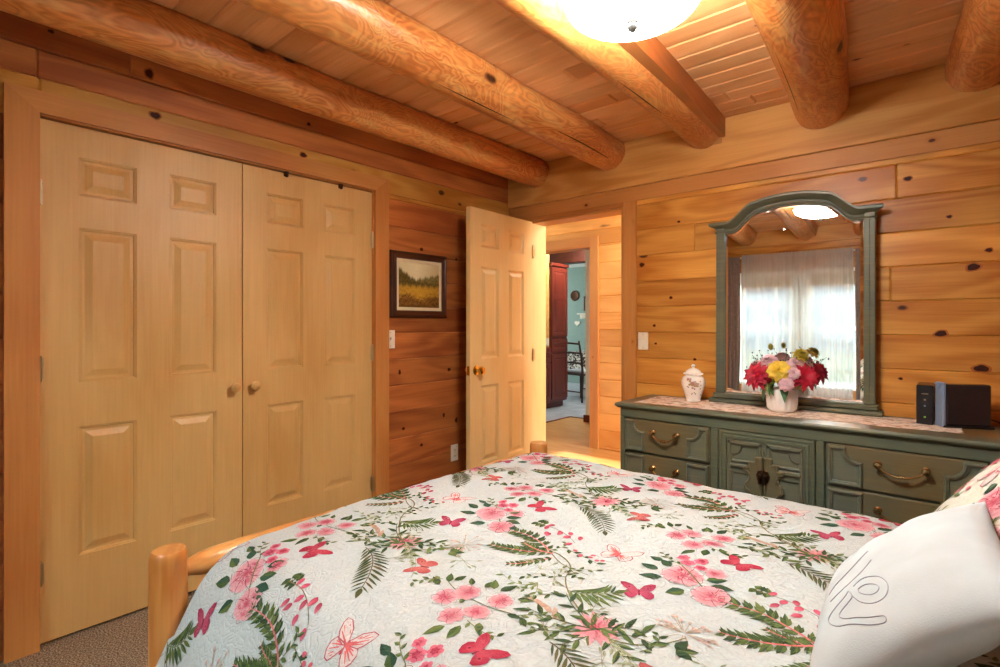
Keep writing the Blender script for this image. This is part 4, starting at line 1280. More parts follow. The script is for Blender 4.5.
# camera-side is (+x*.22, -y): blooms face out from the pot
bloom(fw(.01, -.095, .215), (.25, -1, .35), 'rose', .062, M['yellowp'], 'yellow rose')
bloom(fw(-.105, -.07, .185), (-.25, -1, .35), 'lily', .085, M['redp'], 'red flower')
bloom(fw(.118, -.04, .19), (.7, -.8, .35), 'lily', .082, M['redp'], 'red flower')
bloom(fw(.045, -.11, .150), (.3, -1, .1), 'rose', .040, M['pinkp'], 'pale pink flower')
bloom(fw(-.06, -.02, .262), (-.2, -.6, .8), 'rose', .050, M['pinkp'], 'pale pink flower')
bloom(fw(-.125, -.01, .225), (-.8, -.5, .5), 'rose', .048, M['pinkp'], 'pale pink flower')
bloom(fw(.065, -.02, .250), (.4, -.5, .8), 'rose', .046, M['pinkp'], 'pale pink flower')
bloom(fw(.075, -.085, .205), (.5, -1, .3), 'rose', .036, M['pinkp'], 'pale pink flower')
bloom(fw(-.05, -.01, .325), (-.1, -.2, 1), 'bud', .030, M['olivep'], 'olive bud')
bloom(fw(.095, -.02, .300), (.5, -.4, .8), 'rose', .042, M['olivep'], 'olive flower')
bloom(fw(-.03, -.12, .165), (-.1, -1, .2), 'bud', .036, M['redp'], 'red bud')
rr = random.Random(9)
for k in range(46):
    a = rr.uniform(0, 2 * pi); el = rr.uniform(.35, .95)
    dv = Vector((cos(a) * cos(el), sin(a) * cos(el) * (.45 if sin(a) > 0 else 1), sin(el)))
    c = Vector(fw(0, 0, .125)) + Vector((dv.x * .05, dv.y * .04, dv.z * .05))
    mb = MB(); u, v, n = frame_of(dv + Vector((0, 0, .6)))
    petal(mb, c, u, v, n, rr.uniform(0, 6.28), rr.uniform(.07, .11), rr.uniform(.016, .026), rr.uniform(.3, .9), .7, tip=.7)
    mb.build('leaf', M['leaf'] if k % 3 else M['leaf2'], fa, ang=180, recalc=False)
for q, (dx, dz) in enumerate(((-.135, .285), (-.155, .215), (-.1, .30), (.155, .27), (.03, .315))):
    base = Vector(fw(dx * .3, -.02, .13)); tip = Vector(fw(dx, -.03, dz))
    mb = MB(); mb.tube([base, base.lerp(tip, .55) + Vector((0, 0, .015)), tip], [.0016, .0013, .001], 6)
    st = mb.build('sprig', M['leaf'], fa)
    for i in range(6):
        p = base.lerp(tip, .7 + .06 * i) + Vector((rr.uniform(-.016, .016), rr.uniform(-.01, .01), rr.uniform(-.008, .014)))
        mb = MB(); mb.lathe([(0, -.004), (.0035, -.002), (.004, 0), (.003, .003), (0, .004)], p, 8); mb.build('berry', M['berry'], st)

# two black network boxes at the right end of the dresser
b1 = thing('modem', 'slim upright black box with status lights, left of the larger black box on the dresser', 'modem', (-.094, 3.12, DT + .001))
bz = DT + .001
mb = MB(); mb.box(-.132, -.072, 3.02, 3.19, bz, bz + .176, .004); mb.build('case', M['black_pl'], b1, smooth=False)
mb = MB(); mb.box(-.126, -.078, 3.0185, 3.0205, bz + .012, bz + .164, .0006); fp_ = mb.build('front_panel', M['black_pl'], b1, smooth=False)
for k, (z, mt) in enumerate(((.138, 'steel'), (.112, 'steel'), (.085, 'blue_pl'), (.035, 'led'))):
    mb = MB(); s_ = .0035 if k else .0015; w_ = .0035 if k else .012
    mb.box(-.102 - w_, -.102 + w_, 3.0172, 3.0186, bz + z - s_, bz + z + s_, .0004); mb.build('status_light', M[mt], fp_, smooth=False)
b2 = thing('router', 'large upright black router with a blue-grey front strip at the right end of the dresser', 'router', (-.02, 3.06, bz))
# box turned so that its narrow front edge and broad side both show
b2.location = (-.040, 2.985, bz); b2.rotation_euler = (0, 0, radians(28)); ROOT[b2.name] = Vector(b2.location)
mb = MB()
mb.box(.012, .180, -.002, .050, .010, .188, .006)
mb.build('case', M['dark_pl'], b2, smooth=False, local=True)
mb = MB(); mb.box(-.004, .012, -.004, .052, .003, .196, .004); mb.prism([(-.004, .188), (.052, .188), (.024, .165)], lambda a, b, dd: (-.004 - dd, a, b), 0, .002)
mb.build('front_strip', M['blue_pl'], b2, smooth=False, local=True)
mb = MB(); mb.box(-.0, .190, -.008, .058, 0, .012, .004); mb.build('foot', M['black_pl'], b2, smooth=False, local=True)
mb = MB(); cp = [(.10, 3.09, bz + .04), (.13, 3.13, bz + .03), (.155, 3.15, bz + .012), (.165, 3.15, bz - .02), (.19, 3.15, .40), (.2, 3.16, .1)]
def smooth_path(P, k=8):
    P = [Vector(p) for p in P]; out = []
    for i in range(len(P) - 1):
        a, b, c, d_ = P[max(i - 1, 0)], P[i], P[i + 1], P[min(i + 2, len(P) - 1)]
        for j in range(k):
            t = j / k
            out.append(.5 * ((2 * b) + (c - a) * t + (2 * a - 5 * b + 4 * c - d_) * t * t + (3 * b - a - 3 * c + d_) * t ** 3))
    out.append(P[-1]); return out
mb.tube(smooth_path(cp), .0035, 8)
setp(mb.build('power_cord', M['black_pl'], loc=(.13, 3.13, .1)), 'thin black power cord hanging behind the right end of the dresser', 'cord')
# ------------------------------------------------------------ bed
BX0, BX1, BY0, BY1 = -1.648, .50, .512, 2.225
bed = thing('log_bed', 'varnished log bed with a low footboard of two round posts and a rail', 'bed', ((BX0 + BX1) / 2, (BY0 + BY1) / 2, 0))
def post(x, y, r, h, seed):
    rr = random.Random(seed); mb = MB(); ringsl = []
    prof = [(.97, 0), (1.02, .02), (1.03, .15), (1.0, .35), (.985, h - .03), (.97, h - .012), (.90, h - .003), (.86, h)]
    for q, z in prof:
        ringsl.append([mb.vert((x + r * q * (1 + .02 * sin(3 * a + seed) + .012 * sin(5 * a + z * 8)) * cos(a), y + r * q * (1 + .02 * sin(3 * a + seed) + .012 * sin(5 * a + z * 8)) * sin(a), z)) for a in [2 * pi * k / 28 for k in range(28)]])
    for a, b in zip(ringsl[:-1], ringsl[1:]):
        for k in range(28): mb.face([a[k], a[(k + 1) % 28], b[(k + 1) % 28], b[k]])
    mb.face(ringsl[-1]); mb.face(ringsl[0][::-1])
    return mb
for x, y, r, h, sd in ((BX0, BY0, .047, .622, 1), (BX0, BY1, .047, .628, 2), (BX1, BY0, .052, 1.15, 3), (BX1, BY1, .052, 1.15, 4)):
    post(x, y, r, h, sd).build('post', M['log'], bed, ang=50)
def rail(name, p0, p1, r, mat, ten=.6):
    p0, p1 = Vector(p0), Vector(p1); ln = (p1 - p0).length; mb = MB()
    ts = [0, .012, .03, .05, .08, .25, .5, .75, .92, .95, .97, .988, 1]
    qs = [ten, ten * 1.05, .86, .97, 1, 1.02, 1.03, 1.01, 1, .97, .86, ten * 1.05, ten]
    mb.tube([p0.lerp(p1, t) for t in ts], [r * q for q in qs], 22)
    return mb.build(name, mat, bed, ang=50)
rail('footboard_rail', (BX0, BY0 + .03, .556), (BX0, BY1 - .03, .556), .037, M['log_y'])
rail('footboard_rail', (BX0, BY0 + .03, .27), (BX0, BY1 - .03, .27), .037, M['log_y'])
for z in (.45, .80, 1.06): rail('headboard_rail', (BX1, BY0 + .03, z), (BX1, BY1 - .03, z), .038, M['log_y'])
for y in (BY0 + .09, BY1 - .07): rail('side_rail', (BX0 + .03, y, .27), (BX1 - .03, y, .27), .035, M['log_x'])
mb = MB(); mb.box(BX0 + .09, BX1 - .06, BY0 + .17, BY1 - .12, .18, .34, .02); mb.build('box_spring', M['mattress'], bed)
mb = MB(); mb.box(BX0 + .09, BX1 - .06, BY0 + .17, BY1 - .12, .342, .585, .05); mb.build('mattress', M['mattress'], bed)

# ---- printed cotton: motifs are drawn as small coloured patches laid in the quilt's own surface
class Print:
    """collects flat motif polygons (2-D, metres) with colours, drawn back to front"""
    def __init__(s): s.items = []; s.lay = 0
    def poly(s, pts, c, c2=None, center=None):
        s.items.append((list(pts), c, c2, center, s.lay)); s.lay += 1
P_GREEN = ['#4a5c30', '#5a6c3a', '#3f5236', '#6c7844', '#374a30']
P_DGREEN = ['#2f4c3c', '#3a5642', '#465e46']
PINK, PINKL, ROSE, CRIM, SALM = '#cf7080', '#e2a9ae', '#bb485c', '#ab2844', '#c86058'
def xf(x, y, r, pts):
    c, s_ = cos(r), sin(r)
    return [(x + a * c - b * s_, y + a * s_ + b * c) for a, b in pts]
def m_petal(P, x, y, r, ln, wd, c, c2, tip=.5, notch_=0):
    pts = []
    n = 7
    for i in range(n + 1):
        t = i / n; pts.append((ln * t, wd * (sin(pi * (t * .9 + .06)) ** .7) * (1 - tip * t * t)))
    if notch_: pts[-1] = (ln * .93, .0)
    pts = pts + [(a, -b) for a, b in pts[::-1]]
    P.poly(xf(x, y, r, pts), c, c2, (x, y))
def m_leaf(P, x, y, r, ln, wd, c, c2=None):
    pts = [(0, 0), (ln * .18, wd * .7), (ln * .42, wd), (ln * .72, wd * .62), (ln, 0)]
    P.poly(xf(x, y, r, pts), c)
    P.poly(xf(x, y, r, [(a, -b) for a, b in pts]), c2 or c)
def m_line(P, pts, w0, w1, c):
    n = len(pts); up, dn = [], []
    for i in range(n):
        a, b = Vector(pts[max(i - 1, 0)]), Vector(pts[min(i + 1, n - 1)])
        t = (b - a).normalized(); nn = Vector((-t.y, t.x)); w = w0 + (w1 - w0) * i / (n - 1)
        p = Vector(pts[i]); up.append(tuple(p + nn * w)); dn.append(tuple(p - nn * w))
    for i in range(n - 1): P.poly([up[i], up[i + 1], dn[i + 1], dn[i]], c)
def bez(p0, p1, p2, n=10):
    return [((1 - t) ** 2 * p0[0] + 2 * t * (1 - t) * p1[0] + t * t * p2[0], (1 - t) ** 2 * p0[1] + 2 * t * (1 - t) * p1[1] + t * t * p2[1]) for t in [i / n for i in range(n + 1)]]
def m_rose(P, x, y, r, rr, c=PINK, cl=PINKL, cd=ROSE):
    a0 = rr.uniform(0, 6)
    for k in range(8): m_petal(P, x, y, a0 + k * pi / 4 + rr.uniform(-.1, .1), r * rr.uniform(.92, 1.08), r * .44, cd, cl, .15, 1)
    for k in range(6): m_petal(P, x, y, a0 + .4 + k * pi / 3, r * .72, r * .33, CRIM if k % 2 else cd, cl if k % 2 else c, .15, 1)
    for k in range(5): m_petal(P, x, y, a0 + k * pi * .4, r * .45, r * .2, cd, cl, .1)
    for k in range(4): m_petal(P, x, y, a0 + .5 + k * pi / 2, r * .24, r * .12, CRIM, c, .1)
    m_veins(P, x, y, r, rr, 8)
def m_veins(P, x, y, r, rr, n, c='#94304a'):
    """thin drawn petal outlines"""
    a0 = rr.uniform(0, 6)
    for k in range(n):
        a = a0 + 2 * pi * k / n; b = a + pi / n * 1.5
        q = lambda ra, t: (x + r * ra * cos(t), y + r * ra * sin(t))
        m_line(P, bez(q(.38, a), q(.85, a + .05), q(.98, a + .35 * (b - a)), 6), r * .022, r * .010, c)
        m_line(P, bez(q(.98, a + .35 * (b - a)), q(1.06, (a + b) / 2), q(.90, b), 6), r * .012, r * .010, c)
        m_line(P, bez(q(.22, a), q(.42, a + .4), q(.40, b), 6), r * .020, r * .012, c)
def m_small(P, x, y, r, rr, c=PINK, cl=PINKL, n=6):
    a0 = rr.uniform(0, 6)
    for k in range(n): m_petal(P, x, y, a0 + 2 * pi * k / n, r * rr.uniform(.85, 1.1), r * .42, ROSE, cl, .2, 1)
    for k in range(n): m_petal(P, x, y, a0 + .4 + 2 * pi * k / n, r * .5, r * .2, ROSE, c, .3)
    m_petal(P, x - r * .1, y, 0, r * .2, r * .09, CRIM, CRIM)
    if r > .02: m_veins(P, x, y, r, rr, n)
def m_star(P, x, y, r, rr):
    for k in range(14): m_petal(P, x, y, 2 * pi * k / 14 + rr.uniform(-.1, .1), r * rr.uniform(.8, 1.1), r * .17, ROSE if k % 3 == 0 else PINK, PINKL, .8)
    for k in range(9): m_petal(P, x, y, 2 * pi * k / 9 + .3, r * .5, r * .1, CRIM, PINK, .7)
    m_petal(P, x - .004, y, 0, .009, .004, '#6a2030', '#6a2030')
def m_bfly(P, x, y, r, s, col, cl, outline=False):
    W1 = [(0, .05), (.05, .3), (.35, .8), (.8, 1.1), (1.12, 1.08), (1.1, .8), (.9, .4), (.6, .1), (.2, -.02)]
    W2 = [(0, .05), (.3, .10), (.75, .16), (.92, -.1), (.9, -.45), (.7, -.75), (.45, -.8), (.2, -.5), (.05, -.2)]
    for sx in (1, -1):
        for W_ in (W2, W1):
            pts = xf(x, y, r, [(sx * a * s, b * s) for a, b in W_])
            if outline:
                P.poly(pts, '#d8c8c4'); m_line(P, pts + [pts[0]], s * .03, s * .03, col)
                cx_ = sum(p[0] for p in pts) / 9; cy_ = sum(p[1] for p in pts) / 9
                for q in (2, 3, 4, 5, 6): m_line(P, [pts[0], (cx_ * .35 + pts[q][0] * .65, cy_ * .35 + pts[q][1] * .65)], s * .06, s * .02, cl)
            else:
                P.poly(pts, cl, col, (x, y))
                cx_ = sum(p[0] for p in pts) / 9; cy_ = sum(p[1] for p in pts) / 9
                P.poly([(cx_ + .16 * s * cos(q), cy_ + .16 * s * sin(q)) for q in [k * 1.05 for k in range(6)]], cl)
                P.poly([(cx_ + .08 * s * cos(q), cy_ + .08 * s * sin(q)) for q in [k * 1.05 for k in range(6)]], '#8a1c40')
    P.poly(xf(x, y, r, [(-.06 * s, -.4 * s), (.06 * s, -.4 * s), (.07 * s, .2 * s), (0, .35 * s), (-.07 * s, .2 * s)]), '#8a2c44' if not outline else '#c04a58')
def m_frond(P, pts, ln, rr, cols, wd=.22, n=11, stem='#7a8a50', sw=.0016, droop=.9):
    m_line(P, pts, sw, sw * .6, stem)
    N_ = len(pts) - 1
    for k in range(n):
        t = (k + .6) / n * N_; i = min(int(t), N_ - 1); f = t - i
        p = (pts[i][0] * (1 - f) + pts[i + 1][0] * f, pts[i][1] * (1 - f) + pts[i + 1][1] * f)
        a = atan2(pts[i + 1][1] - pts[i][1], pts[i + 1][0] - pts[i][0])
        l = ln * (sin(pi * (.12 + .8 * (k + .5) / n)) ** .6)
        for sg in (1, -1):
            c = rr.choice(cols); m_leaf(P, p[0], p[1], a + sg * droop, l, l * wd, c, rr.choice(cols))
    a = atan2(pts[-1][1] - pts[-2][1], pts[-1][0] - pts[-2][0]); m_leaf(P, pts[-1][0], pts[-1][1], a, ln * .6, ln * .13, cols[0])
def m_oak(P, pts, ln, rr, cols):
    """long lobed leaf along pts with a pink midrib"""
    N_ = len(pts) - 1
    for k in range(8):
        t = (k + .3) / 8 * N_; i = min(int(t), N_ - 1); f = t - i
        p = (pts[i][0] * (1 - f) + pts[i + 1][0] * f, pts[i][1] * (1 - f) + pts[i + 1][1] * f)
        a = atan2(pts[i + 1][1] - pts[i][1], pts[i + 1][0] - pts[i][0])
        l = ln * (.55 + .45 * sin(pi * (k + .7) / 8.6)) * (1 - .25 * k / 8)
        for sg in (1, -1):
            for dd in (-.28, .28, 0):
                c = rr.choice(cols); m_leaf(P, p[0], p[1], a + sg * .85 + dd, l * (1 if dd == 0 else .72) * rr.uniform(.85, 1.1), l * .15, c, rr.choice(cols))
    m_line(P, pts, .0028, .001, '#d87878')
def m_sprig(P, pts, rr, cols, ln=.022, n=7, stem='#7c7a4c', sw=.0013, wd=.26):
    m_line(P, pts, sw, sw * .5, stem); N_ = len(pts) - 1
    for k in range(n):
        t = (k + .5) / n * N_; i = min(int(t), N_ - 1); f = t - i
        p = (pts[i][0] * (1 - f) + pts[i + 1][0] * f, pts[i][1] * (1 - f) + pts[i + 1][1] * f)
        a = atan2(pts[i + 1][1] - pts[i][1], pts[i + 1][0] - pts[i][0])
        m_leaf(P, p[0], p[1], a + (.8 if k % 2 else -.8) + rr.uniform(-.2, .2), ln * rr.uniform(.75, 1.15), ln * wd, rr.choice(cols), rr.choice(cols))
def m_puff(P, x, y, r, rr):
    for k in range(26):
        a = rr.uniform(0, 2 * pi); l = r * rr.uniform(.4, 1.1)
        m_line(P, [(x + .2 * l * cos(a), y + .2 * l * sin(a)), (x + l * cos(a), y + l * sin(a))],   .0009, .0009, '#b8a490')
        m_petal(P, x + l * cos(a), y + l * sin(a), a, .013, .0040, rr.choice(['#c8908c', '#b88a7c', '#d0a89c', '#9a9478']), '#dcc4b8')
def m_berries(P, x, y, rr):
    m_line(P, bez((x - .09, y + .02), (x, y + .03), (x + .075, y - .03)), .0013, .0008, '#8a7a58')
    for k in range(11):
        m_petal(P, x - .055 + .013 * k + rr.uniform(-.006, .006), y + rr.choice((-.024, .006, .028)) - .003 * k + .016, rr.uniform(-2.4, -.8), .026, .0085, CRIM if k % 2 else '#d04462', PINK, .35)
    for k in range(6): m_leaf(P, x - .095 + .012 * (k // 2), y + .028, (1.3 if k % 2 else -1.9) + .1 * k, .028, .0085, rr.choice(P_GREEN), rr.choice(P_GREEN))

def tile(P, ox, oy, sd):
    """one repeat of the print, anchored at its big rose"""
    rr = random.Random(sd)
    p = lambda x, y: (ox + x, oy + y)
    G, D = P_GREEN, P_DGREEN
    # woody stem wandering through the repeat
    m_line(P, bez(p(.30, -.10), p(.40, -.10), p(.42, -.20)), .002, .0016, '#8a7a50')
    m_line(P, bez(p(.42, -.20), p(.46, -.27), p(.575, -.335)), .0016, .002, '#8a7a50')
    m_line(P, bez(p(.30, -.10), p(.38, -.16), p(.46, -.16)), .0014, .001, '#8a7a50')
    m_line(P, bez(p(-.02, -.33), p(.06, -.33), p(.10, -.23)), .0018, .0012, '#7a7a48')
    # oak fronds
    m_oak(P, bez(p(.30, -.10), p(.20, -.03), p(.105, -.055)), .052, rr, G)
    m_oak(P, bez(p(.30, -.105), p(.22, -.17), p(.14, -.165)), .048, rr, G)
    m_oak(P, bez(p(.32, -.11), p(.25, -.12), p(.21, -.10)), .030, rr, G[1:4])
    m_oak(P, bez(p(.33, -.13), p(.30, -.2), p(.255, -.23)), .030, rr, G[1:4])
    # large dark fern and light fern
    m_frond(P, bez(p(-.10, -.41), p(.0, -.43), p(.075, -.545)), .062, rr, ['#5a5a38', '#4e5c3a', '#6a6440', '#47563a'], .075, 13, '#6e5a44', .0016, .75)
    m_frond(P, bez(p(.46, -.25), p(.51, -.26), p(.55, -.20)), .062, rr, G[1:4], .10, 8, '#7a8a50', .0014, .8)
    # sprays of narrow leaves round the star flower
    for a, l in ((.2, .12), (.6, .10), (2.6, .14), (3.3, .16), (3.8, .13), (-.5, .10), (4.4, .09)):
        e = p(-.05 + l * cos(a), -.317 + l * sin(a)); m_ = p(-.05 + l * .5 * cos(a + .3), -.317 + l * .5 * sin(a + .3))
        m_sprig(P, bez(p(-.05, -.317), m_, e), rr, G, .042, 6, '#5e6440', .0018, .15)
    for k in range(5): m_sprig(P, bez(p(-.05, -.31), p(.0 + .02 * k, -.36), p(.03 + .025 * k, -.36 - .02 * k)), rr, ['#9aa07a', '#b0b090', '#8a966a'], .02, 4, '#a8a886', .0009, .2)
    m_star(P, *p(-.05, -.317), .058, rr)
    # fine leafy twigs filling the ground between the big motifs
    for (a, b, c_, d_, e_, f_) in ((.42, -.20, .40, -.14, .47, -.12), (.42, -.2, .36, -.22, .33, -.26), (.46, -.27, .40, -.30, .40, -.34), (.52, -.31, .56, -.28, .60, -.30),
                                   (.30, -.10, .33, -.05, .31, -.03), (.38, -.14, .42, -.17, .45, -.19), (.05, -.33, .08, -.28, .05, -.25), (-.02, .05, -.07, .07, -.09, .10), (.44, -.40, .48, -.42, .53, -.40),
                                   (.43, -.40, .46, -.36, .50, -.355), (.20, -.40, .16, -.42, .15, -.46), (.36, -.48, .42, -.50, .45, -.48)):
        m_sprig(P, bez(p(a, b), p(c_, d_), p(e_, f_)), rr, G[1:4] + ['#7c8456'], .021, 6, '#77764c', .0011, .24)
    for (a, b) in ((.40, -.22), (-.09, -.27), (.01, -.40), (.50, -.40), (.17, -.30)):
        for k in range(8):
            t = rr.uniform(0, 6.28); l = rr.uniform(.02, .045)
            m_line(P, [p(a, b), p(a + l * cos(t), b + l * sin(t))], .0007, .0005, '#9c9a78'); m_leaf(P, *p(a + l * .8 * cos(t), b + l * .8 * sin(t)), t + .3, .018, .0034, '#8e9270', '#a4a688')
    # buds by the stem
    for k in range(4):
        a = 2.2 + .35 * k; m_petal(P, *p(.50 - .02 * k, -.36 + .012 * k), a, .045, .008, '#b88c78', '#ccb09c', .5)
    for k in range(3): m_sprig(P, bez(p(.38, -.26), p(.42 - .03 * k, -.31), p(.40 - .06 * k, -.34 + .03 * k)), rr, ['#8e9a66', '#a4a67c', '#6c7c48'], .022, 6, '#9a9468', .001, .2)
    for k in range(7):
        a = rr.uniform(0, 6.28); m_line(P, [p(.345, -.20), p(.345 + .05 * cos(a), -.20 + .05 * sin(a))], .0007, .0004, '#a6a684'); m_leaf(P, *p(.345 + .04 * cos(a), -.20 + .04 * sin(a)), a, .022, .004, '#a6a886', '#98a078')
    # puff
    m_puff(P, *p(.09, -.215), .055, rr)
    for k in range(3): m_leaf(P, *p(.10, -.28), -.4 + .9 * k, .042, .012, rr.choice(G), rr.choice(G))
    # flower cluster with leaves
    cl = [(.256, -.446), (.283, -.40), (.362, -.377), (.316, -.484), (.355, -.444)]
    m_line(P, bez(p(.22, -.40), p(.30, -.43), p(.43, -.40)), .0013, .0012, '#7a7a4a')
    for a, b, r_, l in ((.30, -.36, 1.6, .04), (.335, -.345, 1.3, .05), (.32, -.35, 2.2, .045), (.39, -.35, .5, .04), (.36, -.50, -1.4, .05), (.335, -.52, -2.0, .05), (.385, -.47, -.9, .04),
                      (.22, -.40, 2.2, .04), (.21, -.42, 2.8, .04), (.225, -.385, 1.4, .036), (.41, -.41, .2, .036), (.30, -.44, 2.0, .03), (.27, -.37, 2.4, .034), (.44, -.40, -.6, .034)):
        m_leaf(P, *p(a, b), r_, l, l * .24, rr.choice(G), rr.choice(G))
    for a, b in cl: m_small(P, *p(a, b), .033, rr, PINK, PINKL, 7)
    # rose pair with buds and leaves
    m_line(P, bez(p(-.02, .05), p(.03, .0), p(.10, -.06)), .0016, .0016, '#6a7a44')
    for a, b, r_, l in ((-.035, -.035, 3.6, .055), (-.06, .0, 3.0, .05), (-.04, .03, 2.5, .045), (.055, .01, .6, .05), (.07, -.01, .2, .052), (.04, .04, .9, .045), (.09, -.03, -.2, .05), (.03, -.06, -2.2, .05), (-.07, .05, 2.9, .04)):
        m_leaf(P, *p(a, b), r_, l, l * .30, rr.choice(D + G), rr.choice(D))
    m_rose(P, *p(.085, -.05), .044, rr); m_rose(P, *p(0, 0), .052, rr)
    for a, b, r_ in ((-.015, .075, .022), (.012, .098, .020), (-.035, .10, .018), (.025, .06, .018)): m_small(P, *p(a, b), r_, rr, CRIM, '#e07a8c', 6)
    m_small(P, *p(.062, .055), .030, rr)
    m_berries(P, *p(.25, .018), rr)
    # small berry sprig
    m_sprig(P, bez(p(.33, -.06), p(.38, -.07), p(.45, -.09)), rr, G, .024, 6, '#7c7a4c', .0012)
    for k in range(7): m_petal(P, *p(.36 + .014 * k, -.055 - .012 * (k % 3)), rr.uniform(0, 6), .015, .006, '#d45a66', PINK, .2)
    # butterflies
    m_bfly(P, *p(-.044, -.139), .5, .036, '#a83252', '#c05a70')
    m_bfly(P, *p(.085, .145), -.3, .040, '#b02844', '#c4505e')
    m_bfly(P, *p(.115, -.385), 1.9, .036, '#b85250', '#cf7c74')
    m_bfly(P, *p(-.18, .02), .05, .046, '#b85a62', '#dc6a6a', True)

def lattice(P, x0, x1, y0, y1, ax, ay):
    k = 0
    for j in range(-5, 6):
        for i in range(-6, 7):
            ox, oy = ax + .635 * i + .27 * j, ay - .02 * i + .665 * j
            if x0 - .7 < ox < x1 + .4 and y0 - .4 < oy < y1 + .75:
                tile(P, ox, oy, 100 + 7 * i + 31 * j)

def lay_print(mb, P, Sf, u0, u1, v0, v1, base=.0008, step=.0000022, maxseg=.02):
    """map the motif polygons onto the surface Sf(u, v) -> (point, normal); those crossing the rim are dropped"""
    n = 0
    for pts, c, c2, cen, lay in P.items:
        if any(not (u0 < a < u1 and v0 < b < v1) for a, b in pts): continue
        off = base + step * (lay % 400)
        ca = tuple(q * .80 for q in lin(c)[:3])
        cb = tuple(q * .80 for q in lin(c2)[:3]) if c2 else ca
        def put(q, col):
            p, nn = Sf(*q); return mb.vert(p + nn * off, col)
        if cen is not None:
            dm = max(sqrt((a - cen[0]) ** 2 + (b - cen[1]) ** 2) for a, b in pts) or 1
            mixv = lambda q: tuple(ca[i] + (cb[i] - ca[i]) * min(1, sqrt((q[0] - cen[0]) ** 2 + (q[1] - cen[1]) ** 2) / dm) for i in range(3))
            mb.face([put(q, mixv(q)) for q in pts])
        else: mb.face([put(q, ca) for q in pts])
        n += 1
    return n

# quilt cross-section over the bed's width (Y, Z), near drop -> top -> far drop
QS = [(.37, .06), (.40, .18), (.448, .31), (.528, .475), (.582, .555), (.65, .604), (.75, .622), (1.0, .628), (1.4, .632), (1.8, .628), (2.04, .622), (2.13, .598), (2.178, .54), (2.21, .42), (2.235, .25), (2.25, .10)]
_p = [Vector(q) for q in smooth_path([(a, b, 0) for a, b in QS], 12)]
QY = np.array([q.x for q in _p]); QZ = np.array([q.y for q in _p])
QV = np.concatenate([[0], np.cumsum(np.hypot(np.diff(QY), np.diff(QZ)))])
# re-zero the arc length so that v equals Y on the flat top
v_mid = float(np.interp(1.4, QY, QV)); QV = QV - v_mid + 1.4
QX0, QX1 = -1.597, .44
def _h(x, y):
    return (.0055 * sin(7.1 * x + 2.0 * sin(3.3 * y)) * sin(5.3 * y + 1.1) + .0035 * sin(15 * x + 4 * y) * sin(11 * y - 3 * x + .7) + .0018 * sin(34 * x + 5 * sin(9 * y)) * sin(31 * y + 4 * sin(8 * x)))
def quilt_pos(u, v):
    y = float(np.interp(v, QV, QY)); z = float(np.interp(v, QV, QZ))
    x = u
    top = max(0.0, min(1.0, (z - .35) / .25))
    drop = 1 - top
    # tucked down behind the footboard rail
    e = max(0.0, (-1.557 - u) / .040)
    z -= .045 * min(1, e) ** 2 * (1 if top > .3 else .3)
    # folds in the hanging sides
    fold = .022 * drop * sin(13 * u + 1.3) * sin(4.1 * u)
    z += _h(u, v) * (.35 + .65 * top)
    # sag towards the near corner of the foot
    y += (-fold if v < 1.4 else fold)
    return Vector((x, y, max(z, .03)))
def quilt_S(u, v):
    e = .004
    p = quilt_pos(u, v)
    a = quilt_pos(u + e, v) - quilt_pos(u - e, v); b = quilt_pos(u, v + e) - quilt_pos(u, v - e)
    n = a.cross(b)
    if n.length < 1e-12: n = Vector((0, 0, 1))
    n.normalize()
    return p, n
mb = MB()
V0, V1 = float(QV[0]), float(QV[-1])
nu, nv = 170, 230
base_c = lin('#b4b8b7')
g = []
for i in range(nu + 1):
    u = QX0 + (QX1 - QX0) * i / nu
    g.append([mb.vert(quilt_pos(u, V0 + (V1 - V0) * j / nv), base_c) for j in range(nv + 1)])
for i in range(nu):
    for j in range(nv): mb.face([g[i][j], g[i + 1][j], g[i + 1][j + 1], g[i][j + 1]])
# turned-under edge gives the quilt its thickness
edge = [g[i][0] for i in range(nu + 1)] + [g[nu][j] for j in range(1, nv + 1)] + [g[i][nv] for i in range(nu - 1, -1, -1)] + [g[0][j] for j in range(nv - 1, 0, -1)]
low = []
for q in edge:
    p = Vector(mb.v[q]); low.append(mb.vert((p.x + (.012 if p.x < -1.5 else 0), p.y + (.012 if p.y < 1.4 else -.012) * (1 if p.z < .3 else 0), p.z - (.012 if p.z > .3 else 0)), base_c))
for k in range(len(edge)):
    k2 = (k + 1) % len(edge); mb.face([edge[k], edge[k2], low[k2], low[k]])
P = Print(); lattice(P, QX0, QX1, V0, V1, -1.136, 1.277)
lay_print(mb, P, quilt_S, QX0 + .004, QX1 - .2, V0 + .05, V1 - .05)
qo = mb.build('quilt', M['quilt'], loc=(-.6, 1.4, .3), ang=180, recalc=False)
setp(qo, 'white cotton quilt printed with pink roses, ferns and butterflies, spread over the log bed', 'quilt')

